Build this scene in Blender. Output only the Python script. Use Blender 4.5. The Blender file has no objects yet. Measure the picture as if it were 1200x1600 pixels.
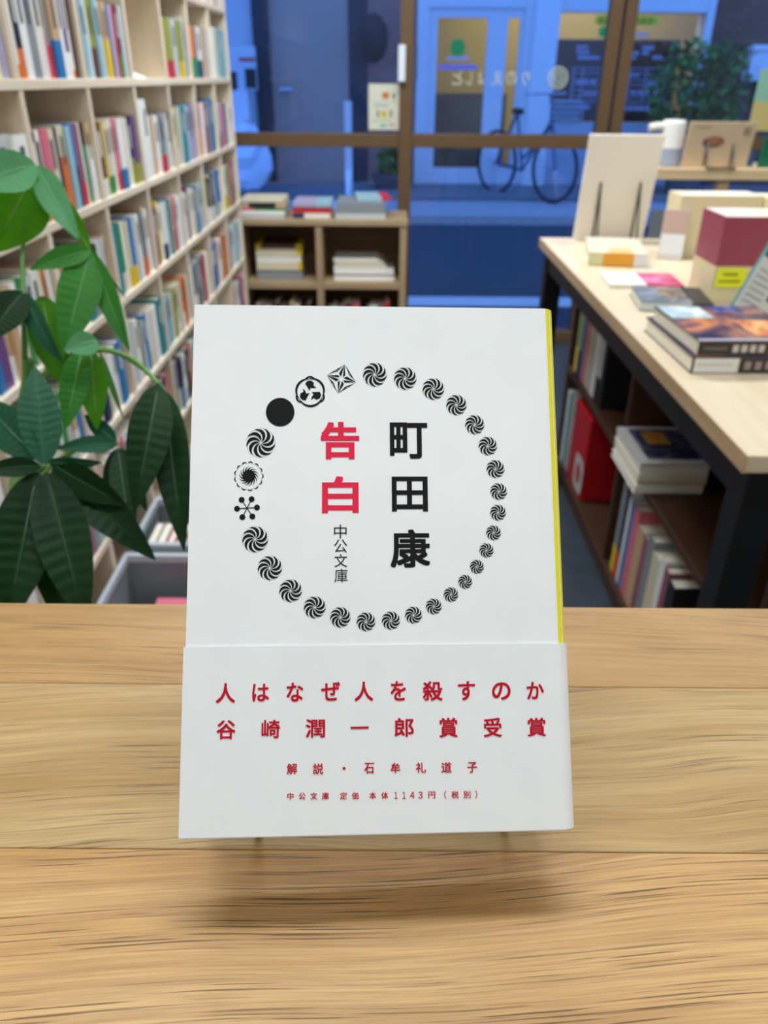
import bpy, math, random
from mathutils import Vector, Matrix
random.seed(7)
scene = bpy.context.scene
COL = scene.collection
PI = math.pi

# ------------------------------------------------------------------ camera
PITCH, ROLL, FPX = math.radians(29.5), 0.0075, 1200.0
CAM = Vector((0, 0, 1.2))
_f = Vector((0, math.cos(PITCH), -math.sin(PITCH)))
_u0 = Vector((0, math.sin(PITCH), math.cos(PITCH)))
_r0 = Vector((1, 0, 0))
_r = _r0 * math.cos(ROLL) + _u0 * math.sin(ROLL)
_u = _u0 * math.cos(ROLL) - _r0 * math.sin(ROLL)
cd = bpy.data.cameras.new('camera')
cd.sensor_fit = 'VERTICAL'; cd.sensor_height = 36.0; cd.sensor_width = 27.0
cd.lens = 36.0 * FPX / 1600.0
cd.clip_start = 0.01; cd.clip_end = 100
cd.dof.use_dof = True; cd.dof.focus_distance = 0.218; cd.dof.aperture_fstop = 17.5
cam = bpy.data.objects.new('camera', cd); COL.objects.link(cam)
m = Matrix.Identity(4)
for i in range(3):
    m[i][0] = _r[i]; m[i][1] = _u[i]; m[i][2] = -_f[i]; m[i][3] = CAM[i]
cam.matrix_world = m
scene.camera = cam

# ------------------------------------------------------------------ view, world, lamps' light
scene.view_settings.view_transform = 'Standard'
scene.view_settings.look = 'None'
scene.view_settings.exposure = -1.03
scene.view_settings.gamma = 1.0
scene.view_settings.use_curve_mapping = False
try:
    scene.cycles.use_denoising = True
    scene.cycles.max_bounces = 8
    scene.cycles.transparent_max_bounces = 12
except Exception:
    pass
w = bpy.data.worlds.new('dusk_sky'); scene.world = w; w.use_nodes = True
bg = w.node_tree.nodes['Background']
bg.inputs[0].default_value = (0.115, 0.30, 0.86, 1)
bg.inputs[1].default_value = 4.0
LAMPS = [  # x, y, z, size x, size y, watts
    (-0.05, 0.45, 2.52, 1.2, 0.16, 36),
    (-0.10, 2.45, 2.52, 1.2, 0.16, 94),
    (1.55, 0.85, 2.52, 1.2, 0.16, 18),
    (1.55, 2.45, 2.52, 1.2, 0.16, 34),
    (0.10, -0.95, 2.52, 1.2, 0.16, 14),
]
for (x, y, z, sx, sy, pw) in LAMPS:
    ld = bpy.data.lights.new('ceiling_light', 'AREA'); ld.shape = 'RECTANGLE'
    ld.size = sx; ld.size_y = sy; ld.energy = pw; ld.color = (0.94, 1.0, 1.05)
    lo = bpy.data.objects.new('ceiling_light', ld); lo.location = (x, y, z); COL.objects.link(lo)
ld = bpy.data.lights.new('opposite_shop_light', 'AREA'); ld.size = 2.5; ld.energy = 130; ld.color = (1, .86, .5)
lo = bpy.data.objects.new('opposite_shop_light', ld); lo.location = (2.4, 11.2, 2.75); COL.objects.link(lo)

# ------------------------------------------------------------------ helpers
def ray(px, py):
    return _r * ((px - 600) / FPX) + _u * ((800 - py) / FPX) + _f
def at_c(px, py, zc): return CAM + ray(px, py) * zc
def at_z(px, py, z):
    d = ray(px, py); return CAM + d * ((z - CAM.z) / d.z)
def at_y(px, py, y):
    d = ray(px, py); return CAM + d * (y / d.y)
def at_x(px, py, x):
    d = ray(px, py); return CAM + d * (x / d.x)

def s2l(c):
    return c / 12.92 if c <= .04045 else ((c + .055) / 1.055) ** 2.4
def rgb(h):
    return tuple(s2l(int(h[i:i+2], 16) / 255) for i in (0, 2, 4)) + (1,)

_mats = {}
def mat(h, rough=.55, metal=0, spec=.4, name=None):
    key = (h, rough, metal, spec)
    if key in _mats: return _mats[key]
    m = bpy.data.materials.new(name or 'paint_' + h); m.use_nodes = True
    b = m.node_tree.nodes['Principled BSDF']
    b.inputs['Base Color'].default_value = rgb(h)
    b.inputs['Roughness'].default_value = rough
    b.inputs['Metallic'].default_value = metal
    b.inputs['Specular IOR Level'].default_value = spec
    _mats[key] = m
    return m
def nodes(m):
    nt = m.node_tree; return nt, nt.nodes, nt.links, nt.nodes['Principled BSDF']
def newmat(name, rough=.5):
    m = bpy.data.materials.new(name); m.use_nodes = True
    m.node_tree.nodes['Principled BSDF'].inputs['Roughness'].default_value = rough
    return m
def ramp(N, stops):
    r = N.new('ShaderNodeValToRGB'); e = r.color_ramp.elements
    e[0].position, e[0].color = stops[0]
    e[1].position, e[1].color = stops[1]
    for p, c in stops[2:]:
        q = e.new(p); q.color = c
    return r

class MB:
    def __init__(s): s.v = []; s.f = []; s.m = []
    def add(s, vs, fs, mi=0, M=None):
        o = len(s.v)
        s.v += [tuple(M @ Vector(v)) if M else tuple(v) for v in vs]
        s.f += [tuple(i + o for i in f) for f in fs]; s.m += [mi] * len(fs)
        return s
    def box(s, x0, x1, y0, y1, z0, z1, mi=0, M=None):
        vs = [(x, y, z) for z in (z0, z1) for y in (y0, y1) for x in (x0, x1)]
        return s.add(vs, [(0,2,3,1),(4,5,7,6),(0,1,5,4),(2,6,7,3),(0,4,6,2),(1,3,7,5)], mi, M)
    def tube(s, pts, r, n=8, mi=0, M=None, r1=None, cap=True):
        pts = [Vector(p) for p in pts]; L = len(pts); vs = []; fs = []
        prev = None
        for i, p in enumerate(pts):
            t = (pts[min(i+1, L-1)] - pts[max(i-1, 0)]).normalized()
            if prev is None:
                a = t.cross(Vector((0,0,1)))
                if a.length < .05: a = t.cross(Vector((1,0,0)))
            else:
                a = prev - t * prev.dot(t)
            a.normalize(); prev = a; b = t.cross(a)
            rr = r if r1 is None else r + (r1 - r) * i / (L - 1)
            for k in range(n):
                an = 2 * PI * k / n
                vs.append(p + (a * math.cos(an) + b * math.sin(an)) * rr)
        for i in range(L - 1):
            for k in range(n):
                fs.append((i*n+k, i*n+(k+1) % n, (i+1)*n+(k+1) % n, (i+1)*n+k))
        if cap:
            fs.append(tuple(range(n-1, -1, -1))); fs.append(tuple((L-1)*n + k for k in range(n)))
        return s.add(vs, fs, mi, M)
    def lathe(s, prof, c=(0,0,0), n=24, mi=0, M=None):
        vs = []; fs = []; L = len(prof)
        for (r, z) in prof:
            for k in range(n):
                an = 2*PI*k/n; vs.append((c[0]+r*math.cos(an), c[1]+r*math.sin(an), c[2]+z))
        for i in range(L-1):
            for k in range(n):
                fs.append((i*n+k, i*n+(k+1) % n, (i+1)*n+(k+1) % n, (i+1)*n+k))
        fs.append(tuple(range(n-1, -1, -1))); fs.append(tuple((L-1)*n+k for k in range(n)))
        return s.add(vs, fs, mi, M)
    def torus(s, c, ax1, ax2, R, r, n=32, k=6, mi=0):
        c = Vector(c); ax1 = Vector(ax1); ax2 = Vector(ax2); ax3 = ax1.cross(ax2)
        vs = []; fs = []
        for i in range(n):
            a = 2*PI*i/n; d = ax1*math.cos(a)+ax2*math.sin(a)
            for j in range(k):
                b = 2*PI*j/k; vs.append(c + d*(R+r*math.cos(b)) + ax3*(r*math.sin(b)))
        for i in range(n):
            for j in range(k):
                fs.append((i*k+j, ((i+1) % n)*k+j, ((i+1) % n)*k+(j+1) % k, i*k+(j+1) % k))
        return s.add(vs, fs, mi)
    def mesh(s, name, mats, smooth=False):
        me = bpy.data.meshes.new(name); me.from_pydata(s.v, [], s.f)
        for m in (mats if isinstance(mats, (list, tuple)) else [mats]): me.materials.append(m)
        me.polygons.foreach_set('material_index', s.m)
        if smooth: me.polygons.foreach_set('use_smooth', [True]*len(s.f))
        me.update(); return me
    def build(s, name, mats, parent=None, smooth=False, M=None, bevel=0):
        o = bpy.data.objects.new(name, s.mesh(name, mats, smooth)); COL.objects.link(o)
        if parent: o.parent = parent
        if M is not None: o.matrix_local = M
        if bevel:
            b = o.modifiers.new('bevel', 'BEVEL'); b.width = bevel; b.segments = 2; b.limit_method = 'ANGLE'
        return o

def empty(name, loc=(0,0,0), M=None):
    o = bpy.data.objects.new(name, None); COL.objects.link(o); o.empty_display_size = .05
    if M is not None: o.matrix_world = M
    else: o.location = loc
    return o
def tag(o, label=None, cat=None, group=None, kind=None):
    if label: o['label'] = label
    if cat: o['category'] = cat
    if group: o['group'] = group
    if kind: o['kind'] = kind
    return o
def struct(o, label=None):
    o['kind'] = 'structure'
    if label: o['label'] = label
    return o
def T(x, y, z, rz=0, rx=0, ry=0):
    return Matrix.Translation((x, y, z)) @ Matrix.Rotation(rz, 4, 'Z') @ Matrix.Rotation(ry, 4, 'Y') @ Matrix.Rotation(rx, 4, 'X')
ORD = ['zeroth','first','second','third','fourth','fifth','sixth','seventh','eighth','ninth','tenth','eleventh','twelfth',
       'thirteenth','fourteenth','fifteenth','sixteenth','seventeenth','eighteenth','nineteenth','twentieth','twenty-first','twenty-second','twenty-third','twenty-fourth']

# ------------------------------------------------------------------ procedural surface materials
def wood(name, c0, c1, c2, along='Y', scale=1.0, rough=.5, bump=.05):
    m = newmat(name, rough); nt, N, L, b = nodes(m)
    tc = N.new('ShaderNodeTexCoord'); mp = N.new('ShaderNodeMapping')
    sc = {'X': (3, 60, 60), 'Y': (60, 3, 60), 'Z': (60, 60, 3)}[along]
    mp.inputs['Scale'].default_value = [q * scale for q in sc]
    L.new(tc.outputs['Object'], mp.inputs['Vector'])
    no = N.new('ShaderNodeTexNoise'); no.inputs['Scale'].default_value = 1; no.inputs['Detail'].default_value = 6; no.inputs['Roughness'].default_value = .6
    L.new(mp.outputs[0], no.inputs['Vector'])
    r = ramp(N, [(.30, rgb(c0)), (.52, rgb(c1)), (.75, rgb(c2))])
    L.new(no.outputs[0], r.inputs[0]); L.new(r.outputs[0], b.inputs['Base Color'])
    bp = N.new('ShaderNodeBump'); bp.inputs['Strength'].default_value = bump; bp.inputs['Distance'].default_value = .002
    L.new(no.outputs[0], bp.inputs['Height']); L.new(bp.outputs[0], b.inputs['Normal'])
    return m

def oak(name, base, dark, light, offset, tilt, swirl, contrast):
    """oiled oak: broad tone, growth lines and short dark pores, all along X"""
    m = newmat(name, .40); nt, N, L, b = nodes(m); b.inputs['Specular IOR Level'].default_value = .3
    tc = N.new('ShaderNodeTexCoord')
    mp0 = N.new('ShaderNodeMapping'); mp0.inputs['Location'].default_value = offset; mp0.inputs['Rotation'].default_value = (0, 0, tilt)
    L.new(tc.outputs['Object'], mp0.inputs['Vector'])
    def math_(op, a, c):
        q = N.new('ShaderNodeMath'); q.operation = op
        for i_, v in enumerate((a, c)):
            if isinstance(v, (int, float)): q.inputs[i_].default_value = v
            else: L.new(v, q.inputs[i_])
        return q.outputs[0]
    # gentle bend of the grain
    warp = N.new('ShaderNodeTexNoise'); warp.inputs['Scale'].default_value = 9; warp.inputs['Detail'].default_value = 1; L.new(mp0.outputs[0], warp.inputs['Vector'])
    sep = N.new('ShaderNodeSeparateXYZ'); L.new(mp0.outputs[0], sep.inputs[0])
    yy = math_('ADD', sep.outputs[1], math_('MULTIPLY', math_('SUBTRACT', warp.outputs[0], .5), swirl))
    cmb = N.new('ShaderNodeCombineXYZ'); L.new(sep.outputs[0], cmb.inputs[0]); L.new(yy, cmb.inputs[1])
    def noise(s, det, lo, hi, rough=.5):
        q = N.new('ShaderNodeMapping'); q.inputs['Scale'].default_value = s; L.new(cmb.outputs[0], q.inputs['Vector'])
        n = N.new('ShaderNodeTexNoise'); n.inputs['Scale'].default_value = 1; n.inputs['Detail'].default_value = det; n.inputs['Roughness'].default_value = rough
        L.new(q.outputs[0], n.inputs['Vector']); r = ramp(N, [(lo, (0,0,0,1)), (hi, (1,1,1,1))]); L.new(n.outputs[0], r.inputs[0]); return r.outputs[0]
    def mixc(a, bcol, fac, amount):
        x = N.new('ShaderNodeMix'); x.data_type = 'RGBA'
        L.new(math_('MULTIPLY', fac, amount), x.inputs['Factor']); L.new(a, x.inputs[6]); x.inputs[7].default_value = bcol
        return x.outputs[2]
    c1 = N.new('ShaderNodeMix'); c1.data_type = 'RGBA'; L.new(noise((5, 40, 1), 3, .3, .7), c1.inputs['Factor']); c1.inputs[6].default_value = rgb(base); c1.inputs[7].default_value = rgb(light)
    col = c1.outputs[2]
    col = mixc(col, rgb(dark), noise((7, 260, 1), 4, .45, .72, .6), .46 * contrast)          # growth lines
    col = mixc(col, rgb(light), noise((10, 420, 1), 3, .55, .75), .5)                        # pale rays
    col = mixc(col, rgb(dark), noise((26, 1500, 1), 4, .40, .64, .6), .38 * contrast)            # fibre
    pores = math_('MULTIPLY', noise((20, 1500, 1), 2, .575, .64), noise((4, 100, 1), 2, .40, .56))
    col = mixc(col, rgb('4f341e'), pores, .80 * contrast)
    L.new(col, b.inputs['Base Color'])
    bp = N.new('ShaderNodeBump'); bp.inputs['Strength'].default_value = .25; bp.inputs['Distance'].default_value = .0003; bp.invert = True
    L.new(pores, bp.inputs['Height']); L.new(bp.outputs[0], b.inputs['Normal'])
    return m

def speckle(name, h, h2, rough, scale, bump=.1):
    m = newmat(name, rough); nt, N, L, b = nodes(m)
    tc = N.new('ShaderNodeTexCoord'); no = N.new('ShaderNodeTexNoise'); no.inputs['Scale'].default_value = scale; no.inputs['Detail'].default_value = 5
    L.new(tc.outputs['Object'], no.inputs['Vector'])
    r = ramp(N, [(.35, rgb(h)), (.68, rgb(h2))]); L.new(no.outputs[0], r.inputs[0]); L.new(r.outputs[0], b.inputs['Base Color'])
    bp = N.new('ShaderNodeBump'); bp.inputs['Strength'].default_value = bump; bp.inputs['Distance'].default_value = .003
    L.new(no.outputs[0], bp.inputs['Height']); L.new(bp.outputs[0], b.inputs['Normal'])
    return m
def paper_edges(name, h, h2, axis):
    m = newmat(name, .8); nt, N, L, b = nodes(m)
    tc = N.new('ShaderNodeTexCoord'); mp = N.new('ShaderNodeMapping')
    mp.inputs['Scale'].default_value = {'X': (1500, 6, 6), 'Z': (6, 6, 1500)}[axis]
    L.new(tc.outputs['Object'], mp.inputs['Vector'])
    no = N.new('ShaderNodeTexNoise'); no.inputs['Scale'].default_value = 1; L.new(mp.outputs[0], no.inputs['Vector'])
    r = ramp(N, [(.35, rgb(h)), (.65, rgb(h2))]); L.new(no.outputs[0], r.inputs[0]); L.new(r.outputs[0], b.inputs['Base Color'])
    return m
def brickmat(name, c1, c2, mortar):
    m = newmat(name, .8); nt, N, L, b = nodes(m)
    tc = N.new('ShaderNodeTexCoord'); mp = N.new('ShaderNodeMapping'); mp.inputs['Rotation'].default_value = (PI/2, 0, 0)
    L.new(tc.outputs['Object'], mp.inputs['Vector'])
    br = N.new('ShaderNodeTexBrick'); br.inputs['Scale'].default_value = 4.2
    br.inputs['Color1'].default_value = rgb(c1); br.inputs['Color2'].default_value = rgb(c2); br.inputs['Mortar'].default_value = rgb(mortar)
    L.new(mp.outputs[0], br.inputs['Vector']); L.new(br.outputs[0], b.inputs['Base Color']); return m
def glass(name, tint=(.93, .96, 1, 1), gloss=.06):
    m = bpy.data.materials.new(name); m.use_nodes = True; nt = m.node_tree; N = nt.nodes; L = nt.links; N.clear()
    o = N.new('ShaderNodeOutputMaterial'); t = N.new('ShaderNodeBsdfTransparent'); t.inputs[0].default_value = tint
    g = N.new('ShaderNodeBsdfGlossy'); g.inputs['Roughness'].default_value = .02
    fr = N.new('ShaderNodeFresnel'); fr.inputs['IOR'].default_value = 1.35
    x = N.new('ShaderNodeMixShader'); L.new(fr.outputs[0], x.inputs[0]); L.new(t.outputs[0], x.inputs[1]); L.new(g.outputs[0], x.inputs[2]); L.new(x.outputs[0], o.inputs[0])
    return m
def film(name, h, alpha, rough):
    m = bpy.data.materials.new(name); m.use_nodes = True
    b = m.node_tree.nodes['Principled BSDF']; b.inputs['Base Color'].default_value = rgb(h); b.inputs['Alpha'].default_value = alpha; b.inputs['Roughness'].default_value = rough
    return m

BIRCH = {a: wood('birch_' + a, 'dfcdb2', 'e9dac2', 'efe2ce', a, 1, .55) for a in 'XYZ'}
DULLPINE = {a: wood('dull_ply_' + a, '9c8260', 'ab9270', 'b89f7c', a, 1, .55) for a in 'XYZ'}
PINE = {a: wood('light_ply_' + a, 'c8ab80', 'd6bb92', 'e0c8a2', a, 1, .5) for a in 'XYZ'}
WALNUT = {a: wood('brown_board_' + a, '3c2414', '4a2e1c', '583824', a, 1, .5) for a in 'XYZ'}  # brown deepened so the colour carries the gloom under the table
TABLEW = wood('table_laminate', 'd0bc9c', 'd8c6a8', 'decfb4', 'Y', .6, .42, .02)
BLACKSTEEL = mat('16181c', .45, .3, .4, 'black_steel')
BRONZE = mat('6b543a', .5, .15, .3, 'bronze_aluminium')
WHITEWALL = speckle('white_plaster', 'd8d6d0', 'e2e0da', .8, 30, .05)
FLOORM = speckle('dark_floor', '30383f', '3a434b', .5, 18, .05)
PAGES_X = paper_edges('page_edges_x', 'e2d9c2', 'f2ecdc', 'X')
PAGES_Z = paper_edges('page_edges_z', 'e2d9c2', 'f2ecdc', 'Z')
WHITEPAPER = mat('eff1ef', .5, 0, .35, 'white_paper')

# ------------------------------------------------------------------ the room
FL = MB().box(-.95, 2.7, -1.6, 4.06, -.06, 0).build('floor', FLOORM); struct(FL, 'dark grey shop floor')
struct(MB().box(-.95, 2.7, -1.6, 4.06, 2.6, 2.68).build('ceiling', WHITEWALL), 'white shop ceiling')
struct(MB().box(-1.01, -.95, -1.6, 4.06, 0, 2.6).build('wall_left', WHITEWALL), 'white wall behind the bookcase')
struct(MB().box(2.7, 2.76, -1.6, 4.06, 0, 2.6).build('wall_right', WHITEWALL), 'white wall right of the table')
struct(MB().box(-1.01, 2.76, -1.66, -1.6, 0, 2.6).build('wall_back', WHITEWALL), 'white wall behind the counter')
for (x, y, z, sx, sy, pw) in LAMPS:
    t = empty('ceiling_lamp', (x, y, 2.6))
    tag(t, 'white ceiling strip lamp ' + {(-.05,.45): 'over the counter end near the plant', (-.1,2.45): 'between tall bookcase and window', (1.55,.85): 'over the near end of the display table', (1.55,2.45): 'over the window shelf', (.1,-.95): 'behind the counter'}[(x, y)], 'lamp', 'ceiling strip lamps')
    b = MB().box(-sx/2-.01, sx/2+.01, -sy/2-.02, sy/2+.02, -.06, 0).build('housing', mat('eeeeea', .5), t)

# shop front: bronze frame and panes
YW = 4.0
ZR0, ZR1 = at_y(640, 230, YW).z, at_y(640, 208.5, YW).z
win = struct(empty('window_1', (0, YW, 0)), 'shop front of glass panes in brown metal frames')
def wpart(name, x0, x1, z0, z1, d0=-.03, d1=.03, m=BRONZE):
    return MB().box(x0, x1, d0, d1, z0, z1).build(name, m, win, bevel=.003)
XM = at_y(635, 100, YW).x; XS1 = at_y(951, 100, YW).x; XS2 = at_y(975, 100, YW).x
wpart('rail', -.95, XM-.03, ZR0, ZR1); wpart('rail', XM+.03, XS1-.025, ZR0, ZR1); wpart('rail', XS2+.025, 2.7, ZR0, ZR1)
wpart('mullion', XM-.03, XM+.03, .03, 2.6, -.04, .035)
wpart('stile', XS1-.027, XS1+.027, .03, 2.6, -.035, .03); wpart('stile', XS2-.027, XS2+.027, .03, 2.6, -.02, .045)
wpart('sill', -.95, 2.7, 0, .05, -.05, .05)
wpart('head', -.95, 2.7, 2.5, 2.6, -.05, .05)
GL = glass('window_glass')
for (x0, x1) in ((-.95, XM-.03), (XM+.03, XS1-.027), (XS2+.027, 2.7)):
    for (z0, z1) in ((.05, ZR0), (ZR1, 2.5)):
        MB().box(x0, x1, -.003, .003, z0, z1).build('pane', GL, win)
BLUEWHITE = mat('e4ebf2', .4)
for hx in (627.5, 650):
    p0, p1 = at_y(hx, 128, YW-.06), at_y(hx, 70, YW-.06)
    if hx < 640: MB().box(p0.x-.016, p0.x+.016, -.075, -.04, p0.z, p1.z).build('pull_handle', BLUEWHITE, win, bevel=.004)
    else: MB().box(p0.x-.008, p0.x+.008, .035, .06, p0.z, p1.z).build('pull_handle', mat('6d7890', .4), win, bevel=.003)

# ------------------------------------------------------------------ the street and the opposite front
ASPH = speckle('asphalt', '2a3844', '384856', .85, 60, .2)
CONC = speckle('pavement_concrete', '9aa0a6', 'aeb4ba', .8, 20, .1)
struct(MB().box(-8, 12, 4.06, 30, -.10, -.02).build('ground_street', ASPH), 'dark asphalt street outside')
struct(MB().box(-8, 12, 4.72, 4.95, -.02, -.015).build('trim_1', mat('d5d8da', .7)), 'white line painted on the asphalt')
struct(MB().box(-8, 12, 7.75, 8.75, -.02, .06).build('ground_pavement', CONC), 'pale concrete pavement across the street')
struct(MB().box(-8, 12, 8.75, 10.0, -.02, .10).build('ground_step', speckle('step_paving', '6a6f76', '7c828a', .8, 30, .1)), 'grey step before the opposite front')
YF = 10.0
def fr(px0, py0, px1, py1, Y):
    pm = ((px0+px1)/2, (py0+py1)/2)
    return at_y(px0, pm[1], Y).x, at_y(px1, pm[1], Y).x, at_y(pm[0], py1, Y).z, at_y(pm[0], py0, Y).z
def fbox(mb, px0, py0, px1, py1, Y, d=.06, mi=0, o=None):
    x0, x1, z0, z1 = fr(px0, py0, px1, py1, Y)
    if o is not None: x0 -= o.x; x1 -= o.x; z0 -= o.z; y = Y - o.y
    else: y = Y
    if o is not None: z1 -= o.z
    return mb.box(x0, x1, y - d, y, z0, z1, mi)
bld = empty('opposite_building', (0, YF, 0))
tag(bld, 'dim building across the street with white framed glass door and brick pier', 'building')
O = Vector((0, YF, 0))
ZT = 6.5
def fwall(name, px0, px1, m, z0=0, z1=ZT, d0=0, d1=.25):
    x0 = at_y(px0, 120, YF).x; x1 = at_y(px1, 120, YF).x
    return MB().box(x0, x1, d0, d1, z0, z1).build(name, m, bld)
PINKBRICK = brickmat('pinkish_brick', 'a87a70', '966e66', '806a66'); DARKBRICK = brickmat('dark_brick', '7a5448', '64463e', '4a3c3a')
WHITEMETAL = mat('dfe4ea', .45, 0, .4, 'white_metal')
fwall('wall_panel', -900, 345, WHITEWALL); fwall('wall_panel', 345, 400, mat('c6ccd6', .7))
fwall('dark_post', 400, 424, mat('31353c', .6), d0=-.06)
g = fwall('grey_door', 424, 545, mat('b09a90', .6), d0=.02)
MB().tube([at_y(437, 140, YF-.03)-O, at_y(455, 140, YF-.03)-O], .022, 8).build('lever_handle', mat('c8d0dc', .3, .6), bld)
fwall('wall_panel', 545, 575, mat('3a3c46', .7)); fwall('wall_panel', 575, 652, PINKBRICK)
# glass door with white frame
fwall('door_post', 650, 668, WHITEMETAL, d0=-.08); fwall('door_post', 812, 828, WHITEMETAL, d0=-.08)
zdt = at_y(730, 12, YF).z; zdg = at_y(730, 28, YF).z; zdm0 = at_y(730, 262, YF).z; zdm1 = at_y(730, 262, YF).z
def fpart(name, px0, px1, z0, z1, m, d0, d1):
    x0 = at_y(px0, 120, YF).x; x1 = at_y(px1, 120, YF).x
    return MB().box(x0, x1, d0, d1, z0, z1).build(name, m, bld)
fpart('door_header', 668, 812, zdt, ZT, WHITEMETAL, -.07, .2)
fpart('door_stile', 668, 681, .1, zdt, WHITEMETAL, -.04, .02); fpart('door_stile', 757, 787, .1, zdt, WHITEMETAL, -.04, .02)
fpart('door_stile', 806, 812, .1, zdt, WHITEMETAL, -.04, .02)
fpart('door_top_rail', 681, 757, zdg, zdt, WHITEMETAL, -.04, .02); fpart('door_top_rail', 787, 806, zdg, zdt, WHITEMETAL, -.04, .02)
fpart('door_bottom_rail', 681, 757, .1, zdm0, WHITEMETAL, -.04, .02); fpart('door_bottom_rail', 787, 806, .1, zdm0, WHITEMETAL, -.04, .02)
fpart('pane', 681, 757, zdm0, zdg, GL, -.012, -.006); fpart('pane', 787, 806, zdm0, zdg, GL, -.012, -.006)
fwall('white_column', 826, 862, mat('e6ecf2', .5), d0=-.16)
zwt = at_y(970, 19, YF).z; zwb = at_y(970, 192, YF).z
fpart('window_head', 862, 1085, zwt, ZT, WHITEMETAL, -.05, .2)
fpart('window_apron', 862, 1085, .0, zwb, mat('b9c4d4', .6), -.02, .2)
fpart('window_jamb', 1085, 1096, 0, ZT, WHITEMETAL, -.07, .2)
fpart('pane', 862, 1085, zwb, zwt, GL, -.012, -.006)
fwall('brick_pier', 1096, 1700, DARKBRICK)
# inside of the opposite shop, seen through its glass
inn = mat('c9b27a', .8)
fpart('inner_wall', 560, 1250, 0, ZT, inn, 2.4, 2.5)
MB().box(at_y(655,120,YF).x, at_y(1090,120,YF).x, .3, 2.4, 3.0, 3.05).build('inner_ceiling', inn, bld)
MB().box(at_y(655,120,YF).x, at_y(1090,120,YF).x, .02, 2.4, .0, .08).build('inner_floor', mat('6e675c', .6), bld)
fpart('inner_counter', 668, 815, .08, at_y(730, 140, YF+1.2).z*0.96, mat('6d7072', .6), 1.1, 1.5)
fpart('inner_panel', 858, 1075, .08, at_y(960, 62, YF+.5).z, mat('5a4a3c', .7), .45, .55)
# flat marks on the opposite glass: green discs, capsule sign, rows of lettering
def disc(mb, c, r, n=24, y=0, mi=0, sx=1):
    mb.add([(c.x + r*sx*math.cos(2*PI*k/n), y, c.z + r*math.sin(2*PI*k/n)) for k in range(n)], [tuple(range(n))], mi)
GREENSIGN = mat('1fbf4c', .5)
mb = MB(); disc(mb, at_y(715, 75, YF), .085, y=-.02); mb.build('green_emblem', GREENSIGN, bld)
mb = MB(); fbox(mb, 697, 89, 733, 93, YF-.015, .003, o=O); mb.build('sign_lettering', mat('c5d0f0', .5), bld)
mb = MB(); fbox(mb, 686, 101, 745, 109, YF-.015, .003, o=O); mb.build('sign_strip', mat('b79ad8', .5), bld)
mb = MB(); disc(mb, at_y(942, 50, YF), .055, y=-.02); mb.build('green_emblem', GREENSIGN, bld)
YEL = mat('f3e32a', .5)
x0, x1, z0, z1 = fr(929, 24, 1029, 40, YF); zc = (z0+z1)/2; rr = (z1-z0)/2
mb = MB(); mb.add([(x0+rr+rr*math.cos(a), -.02, zc+rr*math.sin(a)) for a in [PI/2+PI*k/10 for k in range(11)]] + [(x1-rr+rr*math.cos(a), -.02, zc+rr*math.sin(a)) for a in [-PI/2+PI*k/10 for k in range(11)]], [tuple(range(22))])
cs = mb.build('capsule_sign', YEL, bld)
rng = random.Random(3)
mb = MB()
for k in range(8):
    fbox(mb, 936+k*11, 29, 943+k*11, 35.5, YF-.03, .003, o=O)
mb.build('capsule_lettering', mat('d89a2a', .5), bld)
mb = MB()
def dash(px0, px1, y0, h, n):
    s = (px1-px0)/n
    for k in range(n): fbox(mb, px0+k*s, y0, px0+k*s+s*.72, y0+h, YF-.015, .003, o=O)
dash(901, 920, 71, 5, 3); dash(901, 922, 79, 5, 3); dash(903, 938, 87, 6, 5); dash(988, 1014, 51, 7, 4)
dash(1004, 1023, 72, 6, 3); dash(985, 1000, 80, 6, 2); dash(1004, 1015, 80, 6, 2); dash(1020, 1038, 87, 6, 3); dash(985, 995, 88, 5, 2)
dash(905, 922, 163, 8, 3); dash(973, 1016, 165, 8, 5)
for yy in (106, 114, 124, 132, 141, 150, 158): fbox(mb, 893, yy, 1039, yy+1.3, YF-.015, .003, o=O)
for xx in (893, 908, 935, 981, 1006, 1038): fbox(mb, xx, 106, xx+1.6, 158, YF-.015, .003, o=O)
dash(900, 934, 126, 4, 3); dash(912, 934, 144, 4, 3); dash(985, 1000, 116, 4, 2); dash(1012, 1034, 128, 4, 2); dash(985, 1030, 143, 4, 4)
mb.build('price_table_lettering', mat('aab4d6', .6), bld)
# white box on the brick pier
mbx = MB(); fbox(mbx, 1162, 71, 1235, 127, YF-.02, .2, o=O); bx = mbx.build('white_meter_box', mat('e6ebf0', .5), bld, bevel=.01)
mbx = MB(); fbox(mbx, 1166, 79, 1235, 81, YF-.222, .004, o=O); mbx.build('box_lid_seam', mat('7f8894', .5), bld)

# things outside left: white cabinet with dark gear, bag, sign pole, plants
def outthing(name, label, cat, px, Y):
    p = at_y(px, 270, Y); t = empty(name, (p.x, Y, 0.0)); return tag(t, label, cat)
def obox(t, name, px0, py0, px1, py1, dep, m, dy=0, bev=.0):
    Y = t.location.y + dy
    x0, x1, z0, z1 = fr(px0, py0, px1, py1, Y)
    return MB().box(x0-t.location.x, x1-t.location.x, dy, dy+dep, max(z0, 0), z1).build(name, m, t, bevel=bev)
t = outthing('storage_cabinet', 'white storage cabinet with a shelf of dark gear across the street', 'cabinet', 382, 9.3)
obox(t, 'body', 358, 140, 392, 300, .4, mat('dbe6f4', .5)); obox(t, 'back_panel', 356, 72, 400, 140, .05, mat('cdd6e2', .5), .35)
obox(t, 'dark_bag', 383, 107, 397, 138, .15, mat('22262c', .6), -.05); obox(t, 'dark_bag', 358, 112, 367, 140, .15, mat('22262c', .6), -.02)
obox(t, 'red_tool', 373, 90, 397, 96, .08, mat('c04a38', .5), .1)
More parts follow.
